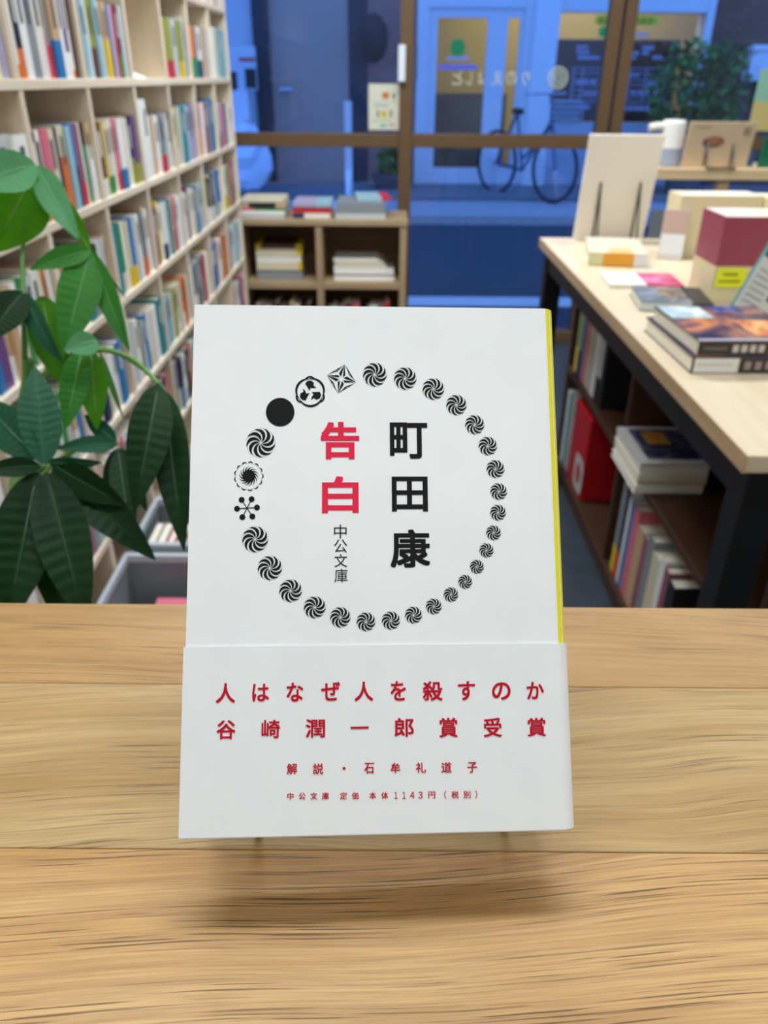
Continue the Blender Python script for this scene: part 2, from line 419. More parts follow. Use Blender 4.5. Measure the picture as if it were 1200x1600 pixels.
t = outthing('plastic_bag', 'pale crumpled plastic bag on the ground across the street', 'bag', 388, 8.9)
mb = MB(); rb = random.Random(5); vs = []; fs = []; n1, n2 = 10, 14
for i in range(n1):
    a = PI*i/(n1-1)
    for j in range(n2):
        b = 2*PI*j/n2; r = 1 + rb.uniform(-.14, .14)
        vs.append((.26*r*math.sin(a)*math.cos(b), .2*r*math.sin(a)*math.sin(b), .30 - .30*math.cos(a)*(1 if a < PI/2 else 1+.3*r)))
for i in range(n1-1):
    for j in range(n2): fs.append((i*n2+j, i*n2+(j+1) % n2, (i+1)*n2+(j+1) % n2, (i+1)*n2+j))
mb.add(vs, fs); o = mb.build('bag_body', mat('cfe0f4', .35), t)
t.location.z = .1
t = outthing('sign_stand', 'slim pale sign pole with a long flat base across the street', 'sign', 545, 8.2); t.location.z = .06
pz = at_y(545, 158, 8.2).z - .06
MB().box(-.035, .035, -.03, .03, .04, pz).build('pole', WHITEMETAL, t, bevel=.004)
xl = at_y(462, 300, 8.2).x - t.location.x
MB().box(xl, .12, -.14, .14, 0, .05).build('base_plate', WHITEMETAL, t, bevel=.004)
MB().add([(-.035, -.03, .05), (.035, -.03, .05), (.0, -.28, .05), (-.035, -.03, .35), (.035, -.03, .35)], [(0,1,4,3), (0,2,1), (3,4,2), (0,3,2), (1,2,4)]).build('brace', WHITEMETAL, t)
# dark coats hung by the pink brick
t = outthing('hanging_sack', 'dark rounded sack hung against the pinkish brick wall', 'bag', 583, 9.75)
c = at_y(583, 48, 9.75); t.location = (c.x, 9.75, c.z-.30)
MB().lathe([(.02, .46), (.09, .43), (.15, .34), (.165, .21), (.12, .06), (.04, 0)], n=16).build('sack_body', mat('2b2b36', .8), t, smooth=True)
# low plant in pot by door
def bush(name, label, px, py, Y, rad, h, n, pot, cols, seed):
    p = at_y(px, py, Y); t = empty(name, (p.x, Y, .06)); tag(t, label, 'plant')
    r = random.Random(seed); mb = MB()
    for k in range(n):
        a = r.uniform(0, 2*PI); q = r.uniform(0, 1) ** .5; ph = r.uniform(-1, 1)
        c = Vector((rad*q*math.cos(a)*math.sqrt(1-ph*ph*.6), rad*.7*q*math.sin(a)*math.sqrt(1-ph*ph*.6), p.z - .06 + ph*h))
        d = Vector((r.uniform(-1, 1), r.uniform(-1, 1), r.uniform(-.8, .5))).normalized()
        e = d.cross(Vector((r.uniform(-1, 1), r.uniform(-1, 1), r.uniform(-1, 1)))).normalized()
        L = r.uniform(.07, .14); w_ = L*.32
        mb.add([c, c+d*L*.5+e*w_, c+d*L, c+d*L*.5-e*w_], [(0,1,2,3)], r.randrange(len(cols)))
    tag(mb.build('foliage', cols, t), kind='stuff')
    MB().tube([(0,0,pot*.8), (.03,0,pot+.2), (-.02,.02,p.z-.06)], .03, 7).build('trunk', mat('4d4034', .8), t)
    MB().lathe([(.15,0), (.17,.02), (.21,pot-.03), (.23,pot-.03), (.23,pot), (.19,pot)], n=18).build('pot', mat('55585e', .6), t)
    return t
LG = [mat('4a7a3c', .6), mat('6a9a4c', .6), mat('386038', .6)]
bush('street_bush', 'leafy green bush standing before the dark brick pier outside', 1093, 140, 9.2, .52, .42, 900, .4, LG, 4)
bush('street_shrub', 'small dark green shrub at the foot of the pinkish wall outside', 612, 248, 9.5, .16, .12, 160, .18, LG, 6)
bush('street_herb', 'low green potted herb right of the bicycle outside', 985, 258, 9.4, .3, .14, 240, .16, LG, 8)

# bicycle
t = empty('bicycle', (at_y(842, 270, 8.9).x, 8.9, .06)); tag(t, 'parked dark bicycle with front basket before the opposite door', 'bicycle')
TIRE = mat('1d1f24', .6); FRAME = mat('5a6a8a', .4, .4); CHROME = mat('aeb6c4', .3, .7)
R = .33
def P(x, z, y=0): return Vector((x, y, z))
hubF, hubR = P(.10, R, -.3), P(-.40, R, .45)
dirb = (hubF - hubR).normalized()
for nm, c in (('front_wheel', hubF), ('rear_wheel', hubR)):
    mb = MB(); mb.torus(c, dirb, Vector((0,0,1)), R-.02, .018, 32, 6, 0)
    for k in range(12):
        a = PI*k/12; d = dirb*math.cos(a)+Vector((0,0,1))*math.sin(a); mb.tube([c-d*(R-.03), c+d*(R-.03)], .003, 4, 1)
    mb.build(nm, [TIRE, CHROME], t)
bb = hubR + dirb*.42 + Vector((0,0,-.05)); seat = hubR + dirb*.28 + Vector((0,0,.5)); head = hubF - dirb*.10 + Vector((0,0,.45)); bar = hubF - dirb*.16 + Vector((0,0,.68))
mb = MB()
for a, b_ in ((hubR, bb), (hubR, seat), (bb, seat), (bb, head), (bb+Vector((0,0,.12)), head+Vector((0,0,-.06))), (hubF, head), (head, bar)): mb.tube([a, b_], .016, 6)
mb.build('frame', FRAME, t)
sd = dirb.cross(Vector((0,0,1)))
MB().tube([bar-sd*.27-dirb*.1, bar-sd*.2, bar, bar+sd*.2, bar+sd*.27-dirb*.1], .013, 6).build('handlebar', CHROME, t)
MB().box(-.05, .05, -.12, .12, -.02, .04, 0, Matrix.Translation(seat)).build('saddle', TIRE, t, bevel=.02)
bc = hubF + dirb*.08 + Vector((0,0,.42)); mb = MB()
for k in range(5):
    z = bc.z + k*.05
    q = [Vector((bc.x+sx*.13, bc.y+sy*.15, z)) for sx, sy in ((-1,-1),(1,-1),(1,1),(-1,1),(-1,-1))]
    for i in range(4): mb.tube([q[i], q[i+1]], .005, 4)
for k in range(7):
    for sy in (-1, 1): mb.tube([(bc.x-.13+k*.043, bc.y+sy*.15, bc.z), (bc.x-.13+k*.043, bc.y+sy*.15, bc.z+.2)], .005, 4)
mb.build('basket', CHROME, t)

# paper poster and handwriting on the shop window
x0, x1, z0, z1 = fr(576, 131, 627, 203, YW-.01)
t = empty('window_poster', (x0, YW-.012, z0)); tag(t, 'cream paper poster with small icons taped on the window', 'poster')
W_, H_ = x1-x0, z1-z0
MB().box(0, W_, -.002, 0, 0, H_).build('sheet', mat('d8d8c4', .7), t)
def pmark(name, u0, u1, v0, v1, h): MB().box(u0*W_, u1*W_, -.003, -.002, v0*H_, v1*H_).build(name, mat(h, .6), t)
pmark('icon', .42, .62, .68, .82, 'c8783c'); pmark('icon', .72, .82, .68, .8, '8a8a70'); pmark('icon', .38, .55, .28, .42, 'c8b838'); pmark('icon', .25, .32, .28, .44, '8a8670'); pmark('icon', .64, .72, .28, .44, '8a8670')
pmark('text_line', .15, .6, .52, .545, '8c98a8'); pmark('text_line', .1, .9, .6, .61, '9a9a88'); pmark('text_line', .1, .7, .2, .22, '9ab08a'); pmark('icon', .35, .55, .06, .13, '78b8b0'); pmark('icon', .62, .82, .08, .14, 'd09a90')

# ------------------------------------------------------------------ lettering
_gl = {}
def glyph(ch, off):
    key = (ch, off)
    if key in _gl: return _gl[key]
    cu = bpy.data.curves.new('glyph', 'FONT'); cu.body = ch; cu.offset = off; cu.fill_mode = 'BOTH'; cu.resolution_u = 4
    o = bpy.data.objects.new('glyph', cu); COL.objects.link(o)
    dg = bpy.context.evaluated_depsgraph_get(); dg.update()
    me = bpy.data.meshes.new_from_object(o.evaluated_get(dg))
    vs = [v.co.copy() for v in me.vertices]; fs = [tuple(p.vertices) for p in me.polygons]
    bpy.data.objects.remove(o); bpy.data.curves.remove(cu); bpy.data.meshes.remove(me)
    x0 = min(v.x for v in vs); x1 = max(v.x for v in vs); y0 = min(v.y for v in vs); y1 = max(v.y for v in vs)
    _gl[key] = ([((v.x-x0)/max(x1-x0, 1e-6), (v.y-y0)/max(y1-y0, 1e-6)) for v in vs], fs)
    return _gl[key]

# mirrored handwriting on the pane, seen from inside
t = empty('window_handwriting', (0, YW-.006, 0)); tag(t, 'white handwritten lettering on the window seen from behind', 'lettering')
HW = mat('c9d0c4', .7)
for ch, px0, px1 in (('と', 706, 722), ('し', 727, 738), ('ょ', 746, 756), ('え', 768, 786), ('の', 791, 808), ('り', 815, 828)):
    vs, fs = glyph(ch, 0.0)
    p0 = at_y(px0, 132, YW-.006); p1 = at_y(px1, 112, YW-.006)
    MB().add([(p1.x + (p0.x-p1.x)*u, 0, p0.z + (p1.z-p0.z)*v) for u, v in vs], fs).build('written_character', HW, t)
c = at_y(872, 122, YW-.006)
for rr in (.042, .028, .013):
    MB().torus((c.x, 0, c.z), (1,0,0), (0,0,1), rr, .0035, 20, 4).build('written_ring', HW, t)
def project(P):
    d = Vector(P) - CAM; z = d.dot(_f)
    return 600 + FPX * d.dot(_r) / z, 800 - FPX * d.dot(_u) / z

# ------------------------------------------------------------------ the counter
ZC = .9920
yF = at_z(600, 946, ZC).y
yB1 = at_z(900, 1073, ZC).y; yB2 = at_z(900, 1331, ZC).y
ctr = empty('counter', (0, .1, 0)); tag(ctr, 'oiled oak plank counter carrying the white paperback', 'counter')
OAK = [oak('oak_far', 'a57e4c', '7e5c36', 'bc9864', (.31, .02, 0), .02, .012, .8),
       oak('oak_mid', 'aa8854', '80623c', 'c4a877', (1.3, .4, 0), -.05, .018, .85),
       oak('oak_near', 'ba8f56', '88603a', 'd4ae78', (2.9, .1, 0), -.07, .010, 1.0),
       oak('oak_back', 'b68e58', '866038', 'cea874', (4.1, .7, 0), .03, .012, 1.0)]
edges = [yF, yB1, yB2, yB2-.07, yB2-.14, yB2-.21]
for i in range(5):
    MB().box(-.5, .5, edges[i+1]+.00008-.1, edges[i]-.00008-.1, ZC-.03, ZC).build('plank', OAK[min(i, 3)], ctr, bevel=.0005)
MB().box(-.48, .48, -.15, yF-.1-.03, .0, ZC-.03).build('counter_body', PINE['X'], ctr)

# ------------------------------------------------------------------ the paperback on its stand
BW, BH, BT = .107, .150, .028
lean, yaw, brl = .6507615, .06128689, -.02093212
ux = Vector((math.cos(yaw), math.sin(yaw), 0)); fy = Vector((-math.sin(yaw), math.cos(yaw), 0))
uy = fy*math.sin(lean) + Vector((0,0,1))*math.cos(lean)
ba = ux*math.cos(brl) + uy*math.sin(brl); bb_ = uy*math.cos(brl) - ux*math.sin(brl); bn = ba.cross(bb_)
BO = Vector((-.05375158, .13552308, 1.02221049))
BM = Matrix.Identity(4)
for i in range(3): BM[i][0] = ba[i]; BM[i][1] = bb_[i]; BM[i][2] = bn[i]; BM[i][3] = BO[i]
BI = BM.inverted()
def cov(px, py):
    d = ray(px, py); k = (BO - CAM).dot(bn) / d.dot(bn); q = BI @ (CAM + d*k); return q.x, q.y
book = empty('featured_paperback', M=BM)
tag(book, 'white paperback with ring of black emblems and red lettered band on the counter', 'book')
JACKET = speckle('white_jacket', 'f2f4f3', 'f6f7f6', .33, 60, .015)
BAND = speckle('white_band', 'f0f2f1', 'f4f5f4', .42, 80, .02)
YSP = mat('f0e62e', .4)
# jacket cross-section (x, z): front, rounded hinge, spine, back
def section(x_left, rad, off, back=True):
    o = off
    pts = [(x_left, o)]
    cx, cz = BW - rad, -rad
    n = 8
    for k in range(n+1):
        a = PI/2 - (PI/2)*k/n
        pts.append((cx + (rad+o)*math.cos(a), cz + (rad+o)*math.sin(a)))
    cz2 = -BT + rad
    for k in range(n+1):
        a = -(PI/2)*k/n
        pts.append((cx + (rad+o)*math.cos(a), cz2 + (rad+o)*math.sin(a)))
    pts.append((x_left, -BT - o))
    return pts
def sweep(mb, outer, inner, y0, y1, matf):
    n = len(outer); vs = []
    for (x, z) in outer: vs += [(x, y0, z), (x, y1, z)]
    k = len(vs)
    for (x, z) in inner: vs += [(x, y0, z), (x, y1, z)]
    for i in range(n-1):
        mi = matf(outer[i], outer[i+1])
        mb.add([vs[2*i], vs[2*i+1], vs[2*i+3], vs[2*i+2], vs[k+2*i], vs[k+2*i+1], vs[k+2*i+3], vs[k+2*i+2]],
               [(0,3,2,1), (4,5,6,7), (0,4,7,3), (1,2,6,5)] + ([(0,1,5,4)] if i == 0 else []) + ([(3,7,6,2)] if i == n-2 else []), mi)
so, si = section(0, .0032, 0), section(0, .0032, -.0004)
# colour change to the yellow spine on the rounded edge
mb = MB(); sweep(mb, so, si, 0, BH, lambda p, q: 1 if (p[0]+q[0])/2 > BW-.0027 else 0)
mb.build('jacket', [JACKET, YSP], book)
yb0 = cov(590, 1302)[1]; yb1 = cov(590, 1008)[1]
bo, bi = section(-.0005, .0032, .0005), section(-.0005, .0032, .00015)
band = None
mb = MB(); sweep(mb, bo, bi, yb0, yb1, lambda p, q: 0); band = mb.build('paper_band', BAND, book)
MB().box(.0012, BW-.0012, .0012, BH-.0012, -BT+.0006, -.0006).build('page_block', PAGES_Z, book)
ZP = .00012; ZB = .00068
def write(name, items, off, m, z, parent=book):
    mb = MB()
    for ch, x0, x1, y0, y1 in items:
        xc, yc = (x0+x1)/2, (y0+y1)/2
        a0, a1 = cov(x0, yc), cov(x1, yc); b0, b1 = cov(xc, y1), cov(xc, y0)
        cx, cy = cov(xc, yc); wx = a1[0]-a0[0]; wy = b1[1]-b0[1]
        vs, fs = glyph(ch, 0.0)
        thin = wy < wx*.4
        for k in range(8 if off > 0 else 1):   # heavier strokes: the glyph laid around a small circle
            ox, oy = (off*.9*(-1, 0, 1, 1, 1, 0, -1, -1)[k], off*.9*(-1, -1, -1, 0, 1, 1, 1, 0)[k]) if off > 0 else (0, 0)
            sx, sy = wx*(1-2*off), (wy*(1-2*off) if not thin else wy*.4)
            dy = oy*wy if not thin else oy*wx
            mb.add([(cx + (u-.5)*sx + ox*wx, cy + (v-.5)*sy + dy, z + k*.000002) for u, v in vs], fs)
    return mb.build(name, m, parent)
RED1 = mat('ee2c4c', .6, 0, .15); INK = mat('181818', .6, 0, .15); RED2 = mat('c40a28', .6, 0, .15)
write('title_lettering', [('告', 501, 561.5, 659, 718), ('白', 503, 560.5, 744, 802)], .036, RED1, ZP)
write('author_lettering', [('町', 609, 668, 660, 717), ('田', 612, 668.5, 744.5, 799.5), ('康', 610, 672, 827, 887)], .027, INK, ZP)
write('imprint_lettering', [('中', 522, 541.5, 820, 841.5), ('公', 522, 542.5, 843, 863.5), ('文', 522.5, 542.5, 866, 886), ('庫', 522.5, 543, 889, 910)], -.004, INK, ZP)
ln1 = [('人',338,368,1067,1098), ('は',394.6,420.8,1068,1095.7), ('な',448,474,1066,1096), ('ぜ',501.7,531.4,1065,1094.5), ('人',554,583,1064.5,1095),
       ('を',610,634,1063.7,1094.5), ('殺',660,691,1064,1094.5), ('す',715,742,1064,1094), ('の',768,797,1065.7,1093), ('か',822,849,1065,1092)]
write('band_headline_lettering', ln1, .022, RED2, ZB)
ln2 = [('谷',339,368.5,1124.7,1154.5), ('崎',409,437.8,1124,1153), ('潤',477.6,508,1123,1152), ('一',547.6,576,1133.5,1139.5), ('郎',616,646,1121,1151),
       ('賞',685.7,714.6,1121,1151.5), ('受',755,783.2,1121,1151), ('賞',823,852,1121,1150)]
write('band_prize_lettering', ln2, .02, RED2, ZB)
ln3 = [('解',448.4,464.6,1192,1209), ('説',489,505,1192,1209), ('・',535,540,1197.6,1202), ('石',569,584.5,1191,1208), ('牟',610,625.3,1191,1207.5),
       ('礼',649.4,665,1190.5,1207), ('道',689,705,1190,1206.5), ('子',729.6,745,1190,1206.5)]
write('band_commentary_lettering', ln3, .02, RED2, ZB)
ln4 = [('中',449,459,1237.5,1248.8), ('公',467,477.6,1237.5,1248.6), ('文',485,496,1237.3,1248.5), ('庫',503,514,1237.2,1248.5), ('定',531,542.5,1237,1248.3), ('価',549.6,560.3,1237,1248.2),
       ('本',577,587.6,1236.5,1248), ('体',595.6,606.3,1236.3,1247.8), ('１',616,621,1236.5,1247.3), ('１',628.6,633.6,1236.3,1247.2), ('４',640.4,647.3,1236.2,1247), ('３',653.2,660,1236,1246.8),
       ('円',668.7,679.7,1236,1246.8), ('（',693.5,697,1234.6,1247), ('税',704.7,716.2,1235.3,1246.5), ('別',723.4,734.7,1235,1246.3), ('）',741.8,745.2,1234.3,1246.3)]
write('band_price_lettering', ln4, .02, RED2, ZB)

# ring of emblems
def place(mb, polys, px, py, dpx, rot=0):
    cx, cy = cov(px, py)
    r = (cov(px+dpx/2, py)[0] - cov(px-dpx/2, py)[0]) / 2
    ry = (cov(px, py-dpx/2)[1] - cov(px, py+dpx/2)[1]) / 2
    for poly, fs in polys:
        mb.add([(cx + (u*math.cos(rot)-v*math.sin(rot))*r, cy + (u*math.sin(rot)+v*math.cos(rot))*ry, ZP) for u, v in poly], fs)
def strip(outer, inner):
    n = len(outer); return (outer + inner, [(i, n+i, n+i+1, i+1) for i in range(n-1)])
def pol(r, a): return (r*math.cos(a), r*math.sin(a))
def pinwheel(n=9, duty=.66, ph=1.75):
    out = []
    for k in range(n):
        p = ph + 2*PI*k/n; A = []; B = []
        for i in range(15):
            r = .07 + .93*i/14
            th = p - math.acos(min(r, 1))*.98; wd = duty*2*PI/n*(1 - r**10)*min(1, (r+.05)/.3)
            A.append(pol(r, th)); B.append(pol(r, th - wd))
        out.append(strip(A, B))
    return out
PW = pinwheel()
PINS = [(407.5,692,48.5), (585.5,585.5,40), (633,591.5,38), (677,608,36.5), (713,633,34.5), (741.6,663.7,32.5), (762,697,31.5), (774,732.8,30.5), (779,768,28.5), (778,801,27),
        (771,832.5,25.5), (760,860,24.5), (745,885.6,24), (726.7,909,24), (704.5,929,25), (677.6,947.5,27), (646,961,29), (610.7,969.6,31), (571.7,971.5,32), (531.7,964.5,34.5),
        (491.7,949,37), (454,923,38.5), (421.7,887.5,41), (398.7,842.7,43.5)]
for (x, y, d) in PINS:
    mb = MB(); place(mb, PW, x, y, d); mb.build('pinwheel_emblem', INK, book)
def circ(cx, cy, r, n=28): return ([(cx+r*math.cos(2*PI*k/n), cy+r*math.sin(2*PI*k/n)) for k in range(n)], [tuple(range(n))])
mb = MB(); place(mb, [circ(0, 0, 1, 48)], 437.8, 644, 44.5); mb.build('disc_emblem', INK, book)
# molecule
pl = []
for k in range(6):
    a = PI*k/3 + .06; c = pol(.78, a); pl.append(circ(c[0], c[1], .23, 18))
    d = (-math.sin(a)*.035, math.cos(a)*.035); pl.append(([(d[0], d[1]), (-d[0], -d[1]), (c[0]-d[0], c[1]-d[1]), (c[0]+d[0], c[1]+d[1])], [(0,1,2,3)]))
mb = MB(); place(mb, pl, 386, 794, 40); mb.build('molecule_emblem', INK, book)
# curved-tooth wheel with scalloped rim
pl = [circ(0, 0, .42, 32)]
for k in range(14):
    p = 2*PI*k/14; A = []; B = []
    for i in range(8):
        r = .36 + .36*i/7; th = p - .75*(i/7)**1.3; wd = .38*(1-i/7)
        A.append(pol(r, th+wd/2)); B.append(pol(r, th-wd/2))
    pl.append(strip(A, B))
for k in range(13):
    p = 2*PI*k/13; c = pol(.80, p); A = []; B = []
    for i in range(9):
        t_ = i/8; a = p - 1.25 + 2.5*t_; wd = .085*math.sin(PI*t_)
        A.append((c[0]+(.195+wd/2)*math.cos(a), c[1]+(.195+wd/2)*math.sin(a))); B.append((c[0]+(.195-wd/2)*math.cos(a), c[1]+(.195-wd/2)*math.sin(a)))
    pl.append(strip(A, B))
mb = MB(); place(mb, pl, 388.7, 744, 45); mb.build('wheel_emblem', INK, book)
# ball of three swirls inside crossing arcs
pl = []
def arc(cx, cy, r, a0, a1, wmax, n=20):
    A = []; B = []
    for i in range(n+1):
        t_ = i/n; a = a0+(a1-a0)*t_; wd = wmax*math.sin(PI*t_)**.6
        A.append((cx+(r+wd/2)*math.cos(a), cy+(r+wd/2)*math.sin(a))); B.append((cx+(r-wd/2)*math.cos(a), cy+(r-wd/2)*math.sin(a)))
    return strip(A, B)
for k in range(3):
    p = 2*PI*k/3 + .62
    c = pol(.14, p); pl.append(arc(c[0], c[1], .80, p-1.25, p+1.25, .15))
    c = pol(.58, p+.95); pl.append(arc(c[0], c[1], .42, p+.1, p+2.0, .12))
    q = p + .95
    body = []
    for (r, a) in ((.08, .5), (.36, .52), (.64, .55), (.76, .25), (.76, -.08), (.66, -.36), (.46, -.52), (.52, -.95), (.34, -.72), (.28, -.12), (.18, .1)):
        body.append(pol(r, q+a))
    pl.append((body, [(0,1,10), (1,9,10), (1,2,3,9), (3,4,9), (4,5,6,9), (6,7,8,9)]))
mb = MB(); place(mb, pl, 484.7, 612.5, 47); mb.build('swirl_ball_emblem', INK, book)
# faceted four-point star
pl = []
for k in range(4):
    a = PI/2*k + PI/2 - .22; tip = pol(1.06, a)
    l1, l2 = pol(.36, a+.62), pol(.36, a-.62); i1, i2 = pol(.16, a+.5), pol(.16, a-.5); m1, m2 = pol(.45, a+.09), pol(.45, a-.09)
    pl += [([l1, i1, m1, tip], [(0,1,2,3)]), ([l2, tip, m2, i2], [(0,1,2,3)])]
    nx = pol(1.06, a+PI/2)
    def lerp(p, q, s): return (p[0]+(q[0]-p[0])*s, p[1]+(q[1]-p[1])*s)
    for s0, s1, inn_ in ((.0, .62, .90), (.12, .8, .80), (.35, 1.0, .93)):
        A = lerp(tip, nx, s0); B = lerp(tip, nx, s1); mid_ = lerp(A, B, .5); mi_ = (mid_[0]*inn_, mid_[1]*inn_); mo = (mid_[0]*(inn_+.09), mid_[1]*(inn_+.09))
        pl.append(([A, mi_, B, mo], [(0,1,2,3)]))
    pl.append(([tip, lerp(tip, pol(.3, a+.78), .95), pol(.42, a+.62)], [(0,1,2)]))
mb = MB(); place(mb, pl, 533.5, 592, 44); mb.build('star_emblem', INK, book)

# slim wire stand under and behind the book
SW = mat('8a8a88', .3, .8, .5, 'stand_wire')
std = empty('book_stand', (0, .17, ZC)); tag(std, 'slim wire stand holding up the white paperback', 'stand'); OS = Vector((0, .17, ZC))
def stube(name, pts, r=.0012): MB().tube([Vector(q)-OS for q in pts], r, 8).build(name, SW, std, smooth=True)
feet = []
for px in (408, 800):
    xw = at_z(px, 1330, ZC).x
    u_ = (xw - BO.x)/BW*BW
    c0 = BM @ Vector((u_, -.0014, -BT-.0012)); up1 = BM @ Vector((u_, .085, -BT-.0014)); lip = BM @ Vector((u_, -.0014, -BT+.012))
    foot = Vector((c0.x, c0.y+.001, ZC+.0013)); rear = Vector((up1.x, up1.y+.035, ZC+.0013)); feet.append((foot, rear, c0, up1))
    stube('front_post', [foot, c0, lip]); stube('upright', [c0, up1]); stube('rear_leg', [up1, rear]); stube('runner', [foot, rear])
stube('cross_wire', [feet[0][1], feet[1][1]]); stube('back_bar', [feet[0][3], feet[1][3]])

# ------------------------------------------------------------------ generic books
PAL = [('white', 'f3f2ed', 34), ('off-white', 'e9e6dc', 20), ('cream', 'ddd3b4', 18), ('pale grey', 'c4c8c8', 14), ('grey', '8c9296', 5), ('tan', 'cdab84', 5),
       ('yellow', 'e6c22a', 3), ('orange', 'e07a34', 3), ('red', 'c8323a', 4), ('pink', 'dc7288', 4), ('navy', '2b3c5e', 4), ('blue', '2a78b8', 5),
       ('teal', '178a92', 3), ('green', '3a8a48', 3), ('olive', '9aa03c', 2), ('brown', '5e4034', 3), ('black', '26262a', 4), ('lavender', 'b0a8c8', 3), ('light blue', '9cc2d0', 5), ('mauve', '96586c', 2), ('purple','6e4a80',2)]
PH = {n: h for n, h, _ in PAL}
NAMES = [n for n, _, k in PAL for _i in range(k)]
def book_mesh(t, h, d, bands, title=None, pages=PAGES_X, back=None):
    """local: X thickness, spine plane y=0, fore edge y=d, Z height. bands: [(z fraction top, colour name or hex)] from the foot up"""
    mb = MB(); mats = [pages]; z = 0; c = .0012
    for fr_, colr in bands:
        m = mat(PH.get(colr, colr), .45); mats.append(m); mi = len(mats)-1; z1 = h*fr_
        e = 0.00025 if (len(bands) > 1 and mi == 1) else 0
        mb.box(0-e, c, 0-e, d, z, z1, mi); mb.box(t-c, t+e, 0-e, d, z, z1, mi); mb.box(c, t-c, 0-e, c, z, z1, mi); z = z1
    mb.box(c, t-c, c, d-.003, .002, h-.003, 0)
    if title:
        mats.append(mat(title, .5)); mi = len(mats)-1
        mb.add([(t*.32, -.0006, h*.55), (t*.68, -.0006, h*.55), (t*.68, -.0006, h*.88), (t*.32, -.0006, h*.88)], [(0,1,2,3)], mi)
    return mb.mesh('paperback_book', mats)
def put_book(me, M, label, name='paperback_book', group=None, cat='book'):
    o = bpy.data.objects.new(name, me); COL.objects.link(o); o.matrix_world = M
    return tag(o, label, cat, group)
def desc(bands):
    top = bands[-1][1]; n = top
    if len(bands) > 1: n = f'{top} and {bands[0][1]}' if bands[0][1] != top else top
    return n

# ------------------------------------------------------------------ tall birch bookcase on the left
XB, DB, TB = -.62, .19, .017
Y0, CW = 1.484, .335
DROP = [-.2125, .0145, .247, .468, .6975, .9145, 1.142]
YS, YE = Y0 - 2*CW, Y0 + 6*CW
bc_ = empty('tall_bookcase', (XB-DB/2, (YS+YE)/2, 0)); tag(bc_, 'tall birch bookcase full of books behind the plant', 'bookcase')
OB = Vector((XB-DB/2, (YS+YE)/2, 0))
def bpart(name, x0, x1, y0, y1, z0, z1, m):
    return MB().box(x0-OB.x, x1-OB.x, y0-OB.y, y1-OB.y, z0, z1).build(name, m, bc_, bevel=.0015)
ztop = [1.2 - d + TB/2 for d in DROP]
for i, z in enumerate(ztop): bpart('shelf', XB-DB, XB, YS, YE-TB, z-TB, z, BIRCH['Y'])
bpart('top_board', XB-DB, XB, YS, YE-TB, 1.62, 1.637, BIRCH['Y'])
bpart('end_panel', XB-DB, XB, YE-TB, YE, 0, 1.637, BIRCH['Z'])
bpart('end_panel', XB-DB, XB, YS-TB, YS, 0, 1.637, BIRCH['Z'])
bpart('plinth', XB-DB, XB-.01, YS, YE-TB, 0, ztop[6]-TB, BIRCH['Y'])
bpart('back_panel', XB-DB-.006, XB-DB, YS-TB, YE, 0, 1.637, BIRCH['Z'])
tops = [1.62] + [z-TB for z in ztop[:6]]
for i in range(7):
    for k in range(1, 8):
        y = YS + k*CW
        bpart('divider', XB-DB, XB-.001, y-TB/2, y+TB/2, ztop[i], tops[i], BIRCH['Z'])
W, Cn = 'white', 'cream'
